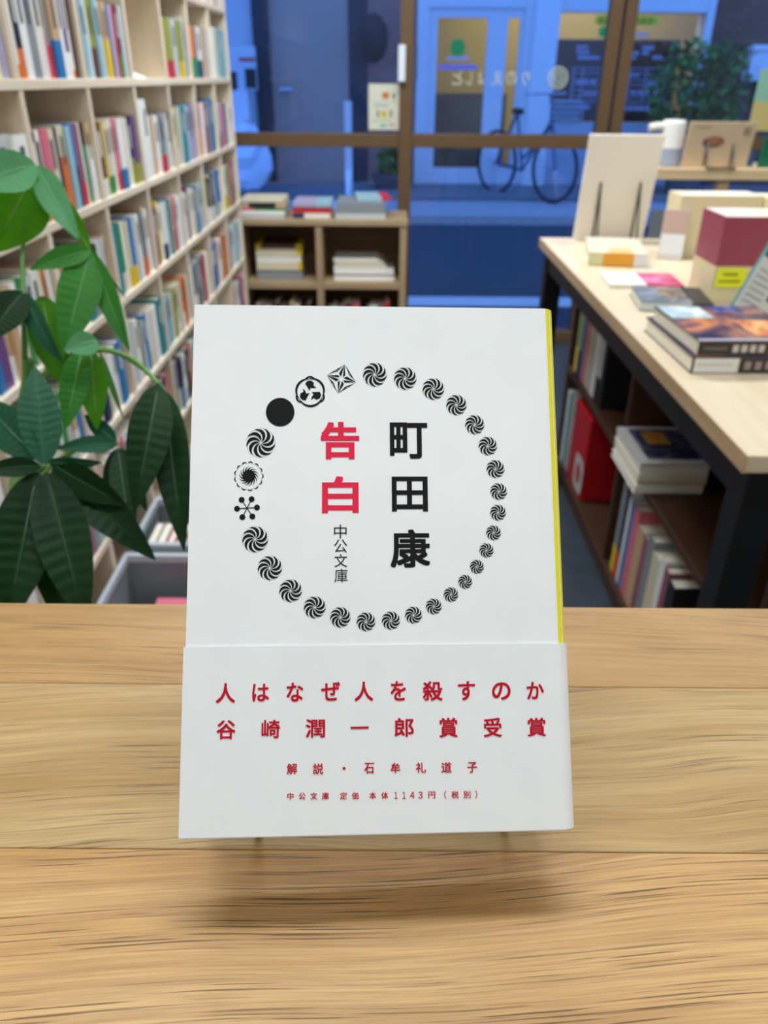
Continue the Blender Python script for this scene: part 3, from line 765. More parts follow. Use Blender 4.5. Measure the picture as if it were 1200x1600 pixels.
FIX = {  # (shelf, compartment from Y0): spines left to right, as (top colour, foot colour or None, fraction of foot)
 (1,0): [('white','orange',.14),('black','orange',.3),('white',None,0),('grey',None,0),('off-white',None,0),('tan','pink',.46),('grey','red',.36),('tan','blue',.42),('white',None,0),('purple','white',.3),('white','orange',.1),('brown',None,0)],
 (1,1): [(Cn,None,0),('light blue',None,0),('white',None,0),('olive','brown',.38),('light blue',None,0),(Cn,None,0),('tan','yellow',.5),('blue','navy',.32),('lavender',None,0),('red',None,0),('brown','green',.32),('pale grey',None,0)],
 (1,2): [],
 (1,3): [(Cn,None,0),('olive','red',.3),('pale grey',None,0),('olive',None,0),('olive','yellow',.3),('pale grey',None,0),('grey',None,0)],
 (1,4): [(Cn,None,0),('orange','green',.4),('teal',None,0),('white','navy',.35),('pale grey',None,0),('tan',None,0),('pale grey',None,0)],
 (1,5): [('pale grey',None,0),('white',None,0),('olive',None,0),('light blue',None,0),('teal',None,0),('light blue',None,0)],
 (2,-1): [('off-white',None,0),(Cn,'pink',.3),(Cn,None,0),('white',None,0),('pale grey',None,0),('white',None,0)],
 (2,0): [('black','green',.25),('white','orange',.6),('pink',None,0),(Cn,None,0),('navy',None,0),(Cn,'orange',.65),('light blue',None,0),('blue','navy',.5),('mauve','red',.3),('white',None,0),('black','green',.72),('tan','white',.72)],
 (2,1): [('brown','off-white',.26),('yellow','olive',.2),(Cn,'green',.25),('off-white',None,0),('pink','red',.25),('white','blue',.3),(Cn,None,0),('white',None,0),('navy','olive',.4),('purple','olive',.3)],
 (2,2): [('white',None,0),('white',None,0),('off-white',None,0),('tan',None,0),('white',None,0),('grey','red',.3),('pale grey',None,0),('brown','white',.5)],
 (2,3): [(Cn,None,0),('olive',Cn,.3),(Cn,None,0),('pale grey',None,0),('teal',None,0),('light blue',None,0),('lavender',None,0),('navy','lavender',.4),('lavender',None,0)],
 (2,4): [('pale grey',None,0),('pink','orange',.4),('white',None,0),('mauve',None,0),('grey',None,0),('blue',None,0),('teal',None,0)],
 (2,5): [('light blue','teal',.3),('white','brown',.4),('pink',None,0),('lavender',None,0),('mauve',None,0),('pale grey',None,0),('off-white',None,0)],
 (3,0): [('pale grey',None,0),('orange',None,0),('white',None,0),('teal',None,0),('light blue',None,0),('teal',None,0),('grey',None,0),('black','white',.5),('white',None,0),('pale grey','red',.2),('tan',None,0)],
 (3,1): [('navy','blue',.4),('teal',None,0),('green',Cn,.3),('white',None,0),(Cn,'yellow',.3),('blue','yellow',.3),('pale grey',None,0),('white',None,0),('brown','orange',.35),('grey','orange',.3),('tan','pink',.4),('white',None,0)],
 (3,5): [('off-white',None,0),('white','yellow',.35),('olive',None,0),('tan',None,0),('mauve',None,0),('lavender',None,0),('tan','olive',.4)],
 (4,4): [('blue',None,0),('blue',None,0),('mauve',None,0),('white',None,0),('orange',None,0),('teal',None,0),('orange',None,0)],
 (4,5): [('pale grey',None,0),('blue','navy',.4),('white',None,0),('pale grey',None,0),('light blue',None,0),('white',None,0)],
 (5,3): [('red','off-white',.45),('off-white',None,0)],
}
cand = []
rb = random.Random(21)
SHN = {0: 'topmost', 1: 'second', 2: 'third', 3: 'fourth', 4: 'fifth', 5: 'sixth', 6: 'lowest'}
for s in range(0, 6):
    for k in range(-2, 6):
        if s == 0 and k < 3: continue
        y0 = Y0 + k*CW + TB/2 + .001; y1 = min(Y0 + (k+1)*CW - TB/2, YE - TB) - .001
        if project((XB, y1, ztop[s]+.1))[0] < -10: continue
        spec = FIX.get((s, k)); lst = []
        if spec is None:
            n = rb.randint(10, 13)
            for _ in range(n):
                tpc = rb.choice(NAMES); lst.append((tpc, rb.choice(NAMES) if rb.random() < .38 else None, rb.uniform(.2, .5)))
        else: lst = spec
        if not lst: continue
        ts = [rb.uniform(.016, .034) for _ in lst]; room = (y1-y0)*(rb.uniform(.93, .995)); 
        if len(lst) < 4: ts = [.03]*len(lst)
        else:
            sc = room/sum(ts); ts = [q*sc for q in ts]
        y = y0; H0 = rb.uniform(.146, .160)
        for j, (tc_, fc_, fr_) in enumerate(lst):
            h = H0 + rb.choice((0, 0, 0, 0, .002, -.002, .003, rb.uniform(-.008, .014))); h = min(h, .192); d = rb.uniform(.105, .13)
            xo = rb.uniform(.003, .012)
            if s == 2 and k == 2 and j < 2: h = .186
            if s == 0: h = .17
            bands = [(1, tc_)] if not fc_ else [(fr_, fc_), (1, tc_)]
            ln = rb.uniform(-.004, .004)
            dark = tc_ in ('black', 'navy', 'brown', 'blue', 'teal', 'green', 'purple', 'mauve', 'red')
            title = ('e4e0d6' if dark else '55504c') if rb.random() < .55 else None
            ctr_ = Vector((XB-xo, y+ts[j]/2, ztop[s]+h/2)); px_, py_ = project(ctr_); zc_ = (ctr_-CAM).dot(_f)
            w1 = project((XB-xo, y, ctr_.z))[0]; w2 = project((XB-xo, y+ts[j], ctr_.z))[0]
            area = (w2-w1)*h/zc_*FPX
            vis = -20 < px_ and (px_ < 315 or py_ < 478) and py_ > -90 and py_ < 950
            ly = y
            lab = f"{desc(bands)} book, {ORD[j+1]} from left, {ORD[6-k]} compartment from window end, {SHN[s]} shelf"
            if vis: cand.append((area, ts[j]-.0006, h, d, bands, title, T(XB-xo, ly, ztop[s]+.0003, PI/2, 0, 0), lab))
            y += ts[j]
cand.sort(key=lambda q: -q[0])
print('bookcase books', len(cand))
for q in cand[:300]:
    put_book(book_mesh(*q[1:6]), q[6], q[7], group='books in the tall birch bookcase')
if len(cand) > 300:
    allm = []; mb = MB(); mats = []
    for q in cand[300:]:
        me = book_mesh(*q[1:6]); o = len(mb.v); M = q[6]
        mb.v += [tuple(M @ v.co) for v in me.vertices]
        for p in me.polygons:
            m_ = me.materials[p.material_index]
            if m_ not in mats: mats.append(m_)
            mb.f.append(tuple(i+o for i in p.vertices)); mb.m.append(mats.index(m_))
        bpy.data.meshes.remove(me)
    o = mb.build('distant_books', mats); tag(o, 'smallest far books at the window end of the tall birch bookcase', 'books', kind='stuff')
# pink paper and folded white card in the empty compartment
y = Y0+2*CW+.03
tag(MB().add([(0,0,0), (.02,.055,0), (.008,0,.055), (-.004,.002,0), (.016,.057,0), (.004,.002,.055)], [(0,1,2), (5,4,3), (0,3,4,1), (1,4,5,2), (2,5,3,0)]).build('pink_paper_flag', mat('ee7fa4', .6), M=T(XB-.05, y-.01, ztop[1])), 'pink folded paper standing in the empty bookcase compartment', 'paper')
tag(MB().add([(0,0,0), (.03,0,.012), (.06,0,0), (0,.09,0), (.03,.09,.012), (.06,.09,0)], [(0,1,4,3), (1,2,5,4), (0,2,1), (3,4,5), (0,3,5,2)]).build('white_card', WHITEPAPER, M=T(XB-.075, y+.06, ztop[1]+.0004)), 'white folded card lying in the empty bookcase compartment', 'card')
# ------------------------------------------------------------------ grey bins before the bookcase
BIN = mat('7b8084', .5); BINR = mat('b9c0c6', .4)
def bin_(y0, y1, label):
    x0, x1, h, w_ = -.612, -.30, .215, .006
    t = empty('storage_bin', ((x0+x1)/2, (y0+y1)/2, 0)); tag(t, label, 'bin', 'grey bins on the floor')
    X, Yh = (x1-x0)/2, (y1-y0)/2
    mb = MB(); mb.box(-X, X, -Yh, Yh, 0, .008)
    mb.box(-X, X, -Yh, -Yh+w_, .008, h-.02); mb.box(-X, X, Yh-w_, Yh, .008, h-.02); mb.box(-X, -X+w_, -Yh+w_, Yh-w_, .008, h-.02); mb.box(X-w_, X, -Yh+w_, Yh-w_, .008, h-.02)
    mb.build('tub', BIN, t)
    mb = MB(); e = .008; mb.box(-X-.003, X+e, -Yh-e, -Yh+e, h-.02, h); mb.box(-X-.003, X+e, Yh-e, Yh+e, h-.02, h); mb.box(-X-.003, -X+e, -Yh+e, Yh-e, h-.02, h); mb.box(X-e, X+e, -Yh+e, Yh-e, h-.02, h)
    mb.build('rim', BINR, t, bevel=.002)
    return t
ya1 = at_z(250, 778, .215).y; ya0 = at_z(270, 849, .215).y; yb1_ = at_z(270, 866, .215).y
bin_(ya0, ya1, 'grey plastic bin of magazines, farther of two before the bookcase'); bin_(yb1_-.27, yb1_, 'grey plastic bin holding a pink book, nearer of two')
# contents
for i, (px, c_, lb) in enumerate(((222, 'off-white', 'off-white magazine leaning in the farther grey bin'), (234, 'white', 'white magazine with pink spine neighbour in the farther grey bin'), (246, 'pink', 'pink magazine leaning in the farther grey bin'), (258, 'white', 'white magazine right of the pink one in the farther grey bin'))):
    p = at_z(px, 838, .17)
    put_book(book_mesh(.016, .18, .11, [(1, c_)]), T(-.585+i*.024, ya0+.03, .012, .0, 0, .0), lb, 'magazine', cat='magazine')
p = at_z(305, 842, .16)
put_book(book_mesh(.05, .19, .12, [(1, 'red')]), T(p.x, ya0+.03, .012, 0, 0, 0), 'red book standing at the right in the farther grey bin')
put_book(book_mesh(.03, .2, .13, [(1, 'pink')]), Matrix.Translation((-.53, yb1_-.19, .1315)) @ Matrix.Rotation(PI/2, 4, 'Y') @ Matrix.Rotation(0, 4, 'Z'), 'pink book lying flat in the nearer grey bin')
for k in range(3):
    put_book(book_mesh(.03, .26, .16, [(1, ('light blue', 'white', 'pale grey')[k])]), Matrix.Translation((-.59, yb1_-.21, .0385+.0305*k)) @ Matrix.Rotation(PI/2, 4, 'Y'), ('light blue', 'white', 'pale grey')[k] + ' magazine lying in the nearer grey bin', 'magazine', cat='magazine')
# ------------------------------------------------------------------ low bookcase before the window
YL = 3.60
lx0 = at_y(374, 420, YL).x; lx1 = at_y(634.5, 420, YL).x; lxm = at_y(499.5, 420, YL).x
zl1 = at_y(560, 344, YL).z; zl0 = at_y(560, 353, YL).z
zs1 = at_y(560, 443, YL).z; zs0 = at_y(560, 452.5, YL).z
lc = empty('low_bookcase', ((lx0+lx1)/2, YL+.15, 0)); tag(lc, 'low birch bookcase with stacked magazines under the window', 'bookcase')
OL = lc.location.copy(); TP = at_y(634.5,400,YL).x - at_y(624,400,YL).x
def lpart(name, x0, x1, y0, y1, z0, z1, m): return MB().box(x0-OL.x, x1-OL.x, y0-OL.y, y1-OL.y, z0, z1).build(name, m, lc, bevel=.002)
lpart('top_board', lx0, lx1+.004, YL-.006, YL+.30, zl0, zl1, DULLPINE['X'])
for (a, b) in ((lx0, lx0+TP*.8), (lx1-TP, lx1), (lxm-TP/2, lxm+TP/2)): lpart('upright', a, b, YL, YL+.30, 0, zl0, DULLPINE['Z'])
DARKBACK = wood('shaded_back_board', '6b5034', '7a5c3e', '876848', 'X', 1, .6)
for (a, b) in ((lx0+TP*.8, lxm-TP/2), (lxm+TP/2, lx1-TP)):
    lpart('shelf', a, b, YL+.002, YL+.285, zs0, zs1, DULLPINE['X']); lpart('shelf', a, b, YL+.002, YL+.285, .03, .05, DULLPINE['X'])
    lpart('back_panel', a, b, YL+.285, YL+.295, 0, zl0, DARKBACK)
def pile(px0, px1, py_top, py_bot, y, dep, zbase, specs, where, cat='magazine', jit=6):
    """specs from the bottom up: (colour, weight, note)"""
    r = random.Random(int(px0)); x0, x1, z0, z1 = fr(px0, py_top, px1, py_bot, y); H = z1 - z0; tot = sum(s[1] for s in specs); z = zbase
    for i, s in enumerate(specs):
        th = H*s[1]/tot; a = px0 + r.uniform(0, jit) + (s[3] if len(s) > 3 else 0); b = px1 - r.uniform(0, jit) + (s[4] if len(s) > 4 else 0)
        xa = at_y(a, py_bot, y).x; xb = at_y(b, py_bot, y).x
        me = book_mesh(th-.0006, xb-xa, dep*r.uniform(.92, 1), s[0] if isinstance(s[0], list) else [(1, s[0])], None, PAGES_X)
        M = Matrix.Translation((xa, y + r.uniform(.004, .012), z)) @ Matrix(((0,0,1,0),(0,1,0,0),(1,0,0,0),(0,0,0,1)))
        put_book(me, M, f'{s[2]} {where}', cat, None, cat); z += th
    return z
Z0 = zl1 + .0004
pile(376, 448, 322, 351, YL+.02, .22, Z0, [('pale grey', 1.2, 'pale grey magazine at the bottom of'), ('white', 1, 'white magazine second from the bottom of'), ([(.3,'pink'),(1,'green')], .8, 'pink and green magazine in the middle of'), ([(.2,'tan'),(.8,'black'),(1,'tan')], 1.6, 'black fronted book near the top of'), ('cream', .8, 'cream book topping')], 'left pile on the low bookcase', 'magazine', 5) 
pile(456, 519, 324, 349, YL+.03, .2, Z0, [([(.3,'navy'),(1,'off-white')], 1, 'navy and off-white magazine at the bottom of'), ('red', 1.2, 'red magazine in the middle of'), ([(.6,'lavender'),(1,'light blue')], .9, 'lavender magazine topping')], 'middle pile on the low bookcase', 'magazine', 3)
ztp = pile(524, 602, 326, 352, YL+.01, .26, Z0, [('pale grey', 1, 'pale grey magazine at the bottom of'), ('grey', 1.4, 'grey magazine below the top of')], 'right pile on the low bookcase', 'magazine', 2)
xa = at_y(566, 330, YL+.05).x; xb = at_y(618, 330, YL+.05).x
put_book(book_mesh(.014, xb-xa, .2, [(.72, 'light blue'), (1, 'red')]), Matrix.Translation((xa-.02, YL+.06, ztp+.001)) @ Matrix.Rotation(.12, 4, 'Z') @ Matrix(((0,0,1,0),(0,1,0,0),(1,0,0,0),(0,0,0,1))), 'light blue and red magazine topping the right pile on the low bookcase', 'magazine', cat='magazine')
zs = zs1 + .0004
pile(401, 474, 393, 447, YL+.06, .2, zs, [('grey', 1.3, 'grey magazine at the bottom of'), ([(.92,'cream'),(1,'yellow')], 1, 'cream magazine second from the bottom of'), ('off-white', .9, 'off-white magazine in the middle of'), ([(.88,'cream'),(1,'yellow')], .9, 'cream yellow cornered magazine below the top of'), ([(.12,'yellow'),(.86,'brown'),(1,'yellow')], .5, 'brown yellow cornered magazine topping')], 'left pile inside the low bookcase', 'magazine', 3)
pile(522, 610, 416, 449, YL+.05, .2, zs, [('white', .7, 'white pamphlet at the bottom of', 0, 8), ('lavender', .3, 'lavender pamphlet second from the bottom of', 0, 4), ('white', .6, 'white pamphlet third from the bottom of', -4, 6), ('off-white', .6, 'off-white pamphlet near the top of', -3, -4), ('cream', .7, 'cream pamphlet below the top of', -4, -10), ('off-white', .4, 'thin off-white pamphlet topping', 0, -16)], 'right pile inside the low bookcase', 'magazine', 6)
rl = random.Random(12)
for ci, (a, b, nm) in enumerate(((lx0+TP, lxm-TP/2, 'left'), (lxm+TP/2, lx1-TP, 'right'))):
    x = a+.01; j = 0
    while x < b - .045:
        th = rl.uniform(.014, .03); j += 1
        if rl.random() < .12: x += .03
        cn = rl.choice(['off-white','pink','black','red','pale grey','tan','brown','white','mauve'])
        put_book(book_mesh(th, rl.uniform(.19, .235), .15, [(1, cn)]), T(x, YL+.03, .0503), f'{cn} book, {ORD[j]} from left on the bottom {nm} shelf of the low bookcase'); x += th+.001

# ------------------------------------------------------------------ table on the right
ZT_ = .79
tx = at_z(845, 371, ZT_).x; ty1 = at_z(845, 371, ZT_).y; pN = at_z(1166, 712, ZT_); ty0 = pN.y; tx = (tx + pN.x)/2
tb = empty('display_table', (tx+.4, (ty0+ty1)/2, 0)); tag(tb, 'pale topped display table with black steel legs on the right', 'table')
OT = tb.location.copy()
def tpart(name, x0, x1, y0, y1, z0, z1, m, bev=.002): return MB().box(x0-OT.x, x1-OT.x, y0-OT.y, y1-OT.y, z0, z1).build(name, m, tb, bevel=bev)
tx1 = tx + .85
tpart('table_top', tx, tx1, ty0, ty1, ZT_-.025, ZT_, TABLEW)
tpart('edge_band', tx-.0015, tx, ty0, ty1, ZT_-.0255, ZT_-.0005, wood('edge_ply', 'a88a68', 'b89a78', 'c4a888', 'Y', 1, .5), 0)
for (a, b, c, d) in ((tx+.02, tx1-.02, ty0+.02, ty0+.06), (tx+.02, tx1-.02, ty1-.06, ty1-.02), (tx+.02, tx+.06, ty0+.06, ty1-.06), (tx1-.06, tx1-.02, ty0+.06, ty1-.06)): tpart('apron', a, b, c, d, ZT_-.085, ZT_-.0255, BLACKSTEEL)
for (a, c) in ((tx+.015, ty0+.015), (tx+.015, ty1-.065), (tx1-.065, ty0+.015), (tx1-.065, ty1-.065)): tpart('leg', a, a+.05, c, c+.05, 0, ZT_-.0255, BLACKSTEEL)

def solve_h(base, dirv, py):
    lo, hi = .01, 1.0
    for _ in range(40):
        mid = (lo+hi)/2
        if project(base + dirv*mid)[1] > py: lo = mid
        else: hi = mid
    return lo
def frame(px_l, py_b, px_r, py_t, z, lean=0., yaw=0., clear=.0005):
    """pose of an upright slab: foot at (px_l..px_r, py_b) on height z, top edge at py_t; local X right, Y away, Z up"""
    p0 = at_z(px_l, py_b, z); q = at_y(px_r, py_b, p0.y); W_ = (q.x-p0.x)/max(math.cos(yaw), .3)
    M = Matrix.Translation((p0.x, p0.y, z+clear)) @ Matrix.Rotation(yaw, 4, 'Z') @ Matrix.Rotation(lean, 4, 'X')
    up = (M.to_3x3() @ Vector((0,0,1))); H_ = solve_h(M.translation, up, py_t)
    return M, W_, H_
def slab_book(name, label, fm, D, cover, back=None, hinge='left', cat='book', cov_t=.002):
    """a standing book facing us: covers front and back, spine at the left, page block"""
    M, W_, H_ = fm; t = empty(name, M=M); tag(t, label, cat)
    MB().box(0, W_, 0, cov_t, 0, H_).build('front_cover', cover, t); MB().box(0, W_, D-cov_t, D, 0, H_).build('back_cover', back or cover, t)
    MB().box(0, cov_t, cov_t, D-cov_t, 0, H_).build('spine', back or cover, t)
    MB().box(cov_t, W_-.003, cov_t, D-cov_t, .003, H_-.003).build('page_block', PAGES_Z, t)
    return t, W_, H_
WIRE = mat('55524e', .35, .7)
def easel(label, M, W_, H_, uL, uR, hh, reach, foot):
    """wire easel with two A-shaped legs behind the book, on our side. M is the book's frame"""
    t = empty('wire_easel', M.translation); tag(t, label, 'stand'); o = M.translation; mb = MB()
    for u in (uL, uR):
        ap = M @ Vector((u*W_, -.004, hh*H_)); z = foot
        a = Vector((ap.x-.008, ap.y-reach, z)); b = Vector((ap.x+.008, ap.y-reach*.55, z))
        MB().tube([a-o, ap-o, (M @ Vector((u*W_+.004, -.004, .004)))-o], 0.003, 6).build('leg', WIRE, t)
        MB().tube([a-o, b-o], 0.003, 6).build('foot_wire', WIRE, t)
    a = M @ Vector((uL*W_, -.004, .0)); b = M @ Vector((uR*W_, -.004, .0)); a.z = b.z = foot
    a.y -= reach; b.y -= reach
    MB().tube([a-o, b-o], 0.003, 6).build('cross_wire', WIRE, t)
    return t
BOARD = mat('f2ece0', .6)
fm = frame(896, 372, 1004, 211, ZT_+.004, math.radians(11))
slab_book('display_book', 'tall off-white book standing on a wire easel at the table end', fm, .012, BOARD)
easel('black wire easel behind the tall off-white book', fm[0], fm[1], fm[2], .25, .80, .56, .07, ZT_+.0032)

def flatbook(name, label, fl, fr_px, bl, th_px, z, covers, spine, cat='book', pages=PAGES_Z, deco=None):
    """a book lying flat: fl/bl pixels of its left foot corners, fr_px pixel x of the right foot corner, th_px its height in pixels"""
    p0 = at_z(fl[0], fl[1], z); p1 = at_y(fr_px, fl[1], p0.y); p2 = at_z(bl[0], bl[1], z)
    W_ = p1.x-p0.x; D_ = p2.y-p0.y; sk = p2.x - p0.x
    H_ = solve_h(p0, Vector((0,0,1)), fl[1]-th_px)
    t = empty(name, p0 + Vector((0,0,.0004))); t.rotation_euler.z = -math.atan2(sk, D_); tag(t, label, cat)
    c = min(.0016, H_*.2)
    MB().box(0, W_, 0, D_, 0, c).build('back_cover', covers, t); MB().box(0, W_, 0, D_, H_-c, H_).build('front_cover', covers, t)
    MB().box(0, W_, 0, c, c, H_-c).build('spine', spine, t)
    MB().box(.002, W_-.003, c, D_-.003, c, H_-c).build('page_block', pages, t)
    return t, W_, D_, H_
def topmark(t, name, u0, u1, v0, v1, W_, D_, H_, m): MB().box(u0*W_, u1*W_, v0*D_, v1*D_, H_, H_+.0004).build(name, m, t)
def spinemark(t, name, u0, u1, v0, v1, W_, H_, m): MB().box(u0*W_, u1*W_, -.0004, 0, v0*H_, v1*H_).build(name, m, t)
def smear(name, c0, c1, c2, scale=14, seed=0.):
    m = newmat(name, .3); nt, N, L, b = nodes(m); tc = N.new('ShaderNodeTexCoord'); mp = N.new('ShaderNodeMapping'); mp.inputs['Location'].default_value = (seed, seed, 0)
    L.new(tc.outputs['Object'], mp.inputs[0]); no = N.new('ShaderNodeTexNoise'); no.inputs['Scale'].default_value = scale; no.inputs['Detail'].default_value = 3; no.inputs['Distortion'].default_value = 1.2
    L.new(mp.outputs[0], no.inputs['Vector']); r = ramp(N, [(.38, rgb(c0)), (.52, rgb(c1)), (.66, rgb(c2))]); L.new(no.outputs[0], r.inputs[0]); L.new(r.outputs[0], b.inputs['Base Color']); return m
# two thick books at the near end
DKSP = mat('38302e', .4); WHT = mat('e6e4de', .5)
t, a, b, c = flatbook('thick_book', 'white and dark spined thick book under the picture covered one on the table', (1078, 584), 1262, (1006, 517), 25, ZT_, mat('3c4450', .4), DKSP, pages=PAGES_Z)
spinemark(t, 'white_label', .02, .40, .06, .94, a, c, WHT); 
rs = random.Random(2)
for k in range(5): spinemark(t, 'spine_lettering', .45+k*.09, .45+k*.09+.055, .25, .75, a, c, mat('9a8f88', .5))
for k in range(6): spinemark(t, 'label_lettering', .05+k*.05, .05+k*.05+.03, .52, .62, a, c+.0, mat('b8b4ae', .5))
zt2 = ZT_ + c + .001
pf = project((t.location.x+.006, t.location.y+.003, zt2))
t, a, b, c = flatbook('thick_book', 'thick book with colourful picture cover topping the pair on the table', (pf[0], pf[1]), pf[0]+183, (1018, 500), 24, zt2, smear('photo_cover', '2c2c48', '7a5a5e', 'd88a50', 9, .3), DKSP)
topmark(t, 'pale_picture_area', .02, .42, .62, .98, a, b, c, smear('pale_photo', 'dfe9ea', 'a8c4c0', 'c9cfe0', 14, 1.2)); topmark(t, 'blue_title_block', .5, .8, .80, .99, a, b, c, smear('blue_photo', '2a3470', '4a5a9a', 'b8a0a8', 20, 2.0))
topmark(t, 'orange_picture_area', .55, .98, .12, .55, a, b, c, smear('orange_photo', 'e8b070', 'c8603a', 'f0d8c0', 16, 3.1)); topmark(t, 'pale_edge_strip', .0, 1, .0, .05, a, b, c, mat('a8aab8', .4))
for k in range(4): spinemark(t, 'spine_lettering', .30+k*.075, .30+k*.075+.05, .25, .72, a, c, mat('cdc4bc', .5))
for k in range(5): spinemark(t, 'red_spine_lettering', .62+k*.075, .62+k*.075+.05, .2, .78, a, c, mat('e0603a', .5))
spinemark(t, 'grey_spine_lettering', .05, .25, .4, .6, a, c, mat('6a645e', .5))
# grey and black book, thin white and magenta book, wrapped booklets
t, a, b, c = flatbook('glossy_book', 'glossy grey book with black end lying on the table', (999, 486), 1109, (983, 459), 14, ZT_, smear('grey_photo', '8c949c', '5c646c', 'b4aca0', 12, .8), mat('c8d0d4', .35), pages=PAGES_Z)
topmark(t, 'black_end', .72, 1, 0, 1, a, b, c, mat('26282a', .35)); spinemark(t, 'black_spine_end', .70, 1, 0, 1, a, c, mat('26282a', .35)); topmark(t, 'tan_picture', .35, .7, .35, .9, a, b, c, smear('tan_photo', 'b89a6a', '7a6a58', '4a4a50', 30, 1.4))
t, a, b, c = flatbook('thin_book', 'thin white and magenta book lying flat behind the glossy one', (952, 451), 1066, (937, 432), 7, ZT_, mat('eeeae2', .4), mat('e8e4c8', .5))
topmark(t, 'magenta_half', .5, 1, 0, 1, a, b, c, smear('magenta_print', 'c02a5c', 'd04a78', 'd888a8', 12, .5)); spinemark(t, 'magenta_spine', .5, 1, 0, 1, a, c, mat('c8305c', .4))
t, a, b, c = flatbook('wrapped_booklet', 'film wrapped booklet with orange band before the wire easel', (918, 415), 1006, (912, 389), 21, ZT_, mat('d8d4b8', .4), mat('ded8a8', .4))
spinemark(t, 'orange_band', .25, .78, 0, .98, a, c, mat('e8a63a', .4)); spinemark(t, 'white_end', .78, 1, 0, .98, a, c, mat('e4e4e6', .4)); topmark(t, 'orange_patch', .35, .75, .0, .3, a, b, c, mat('e3b878', .4)); topmark(t, 'pale_patch', .0, 1, .3, 1, a, b, c, mat('cfc6b4', .4))

# shrink wrapped bundles
def bundle(label, fm, D, n, top_c, foot_c, split, sticker):
    M, W_, H_ = fm; t = empty('wrapped_bundle', M=M); tag(t, label, 'books'); d = D/n
    for k in range(n):
        bk = MB().box(.002, W_-.002, k*d+.002, (k+1)*d-.002, .003, H_-.0012).build('book', PAGES_Z, t)
        mb = MB()
        for (y0, y1) in ((k*d+.0004, k*d+.002), ((k+1)*d-.002, (k+1)*d-.0004)): mb.box(0, W_, y0, y1, 0, H_*split, 1); mb.box(0, W_, y0, y1, H_*split, H_-.001, 0)
        mb.box(0, .002, k*d+.002, (k+1)*d-.002, 0, H_*split, 1); mb.box(0, .002, k*d+.002, (k+1)*d-.002, H_*split, H_-.001, 0)
        mb.build('cover', [top_c, foot_c], bk)
    MB().box(-.0012, W_+.0012, -.0008, D+.0012, .0002, H_+.001).build('shrink_film', film('shrink_film', 'f4f6f8', .05, .08), t)
    if sticker:
        u0, u1, v0, v1 = sticker
        s_ = MB().box(u0*W_, u1*W_, -.0022, -.0012, v0*H_, v1*H_).build('yellow_sticker', mat('eef024', .5), t)
        for (q0, q1, r0, r1) in ((.22, .72, .62, .76), (.12, .85, .26, .38)):
            n_ = 6
            for i in range(n_):
                a0 = u0+(u1-u0)*(q0+(q1-q0)*i/n_); a1 = a0+(u1-u0)*(q1-q0)/n_*.7
                MB().box(a0*W_, a1*W_, -.0026, -.0022, (v0+(v1-v0)*r0)*H_, (v0+(v1-v0)*r1)*H_).build('sticker_lettering', mat('5c6420', .6), s_)
    return t
bundle('shrink wrapped bundle of crimson and cream books with yellow sticker', frame(1106, 475, 1213, 338, ZT_), .125, 5, mat('98203f', .35), mat('e0d0a4', .45), .44, (.03, .46, .20, .42))
CRM = mat('dfcfa6', .45)
bundle('shrink wrapped bundle of plain cream books behind the crimson bundle', frame(1048, 402, 1172, 305, ZT_), .10, 4, CRM, CRM, .5, None)
bundle('cream book bundle at the right edge beside the plain cream bundle', frame(1178, 405, 1290, 309, ZT_), .10, 4, mat('e6dca0', .45), CRM, .8, None)
fm = frame(1026, 404, 1060, 326, ZT_+.001, math.radians(-14), -.35)
t, a, b = slab_book('leaning_booklet', 'slim white booklet with orange stripe leaning on the cream bundle', fm, .016, mat('d8d6cc', .4), mat('e2dca0', .4))
MB().box(.02*a, .98*a, -.0006, 0, .10*b, .5*b).build('white_block', mat('e8eaec', .4), t); MB().box(.02*a, .98*a, -.0006, 0, .52*b, .98*b).build('rose_block', mat('c8a89c', .4), t)
MB().box(a, a+.0006, .001, .015, .35*b, .75*b).build('orange_stripe', mat('e9a92c', .4), t)
pc = at_z(1147, 477, ZT_+.05); ML = Matrix.Translation(pc) @ Matrix.Rotation(-.25, 4, 'X') @ Matrix.Rotation(.46, 4, 'Y')
t, a, b = slab_book('leaning_sign_book', 'teal and grey lettered book tilted sideways at the right edge of the table', (ML, .105, .148), .016, mat('c9c9c4', .4), mat('3c7c78', .4))
MB().box(0, a, -.0006, 0, .66*b, b).build('teal_block', mat('1e5f5c', .4), t); MB().box(.45*a, a, -.0006, 0, .22*b, .55*b).build('dark_block', mat('2a2c2e', .4), t)
for k in range(6): MB().box(.06*a, .38*a, -.0006, 0, (.1+k*.08)*b, (.1+k*.08+.02)*b).build('lettering_line', mat('9a9c9a', .5), t)
t, a, b = slab_book('dark_card', 'small dark card with lime tag standing behind the tall off-white book', frame(1012, 372, 1046, 328, ZT_+.001, math.radians(-20), -.2), .01, mat('4a5058', .5))
MB().box(.6*a, .98*a, -.0006, 0, .05*b, .5*b).build('lime_tag', mat('c8d43a', .5), t)

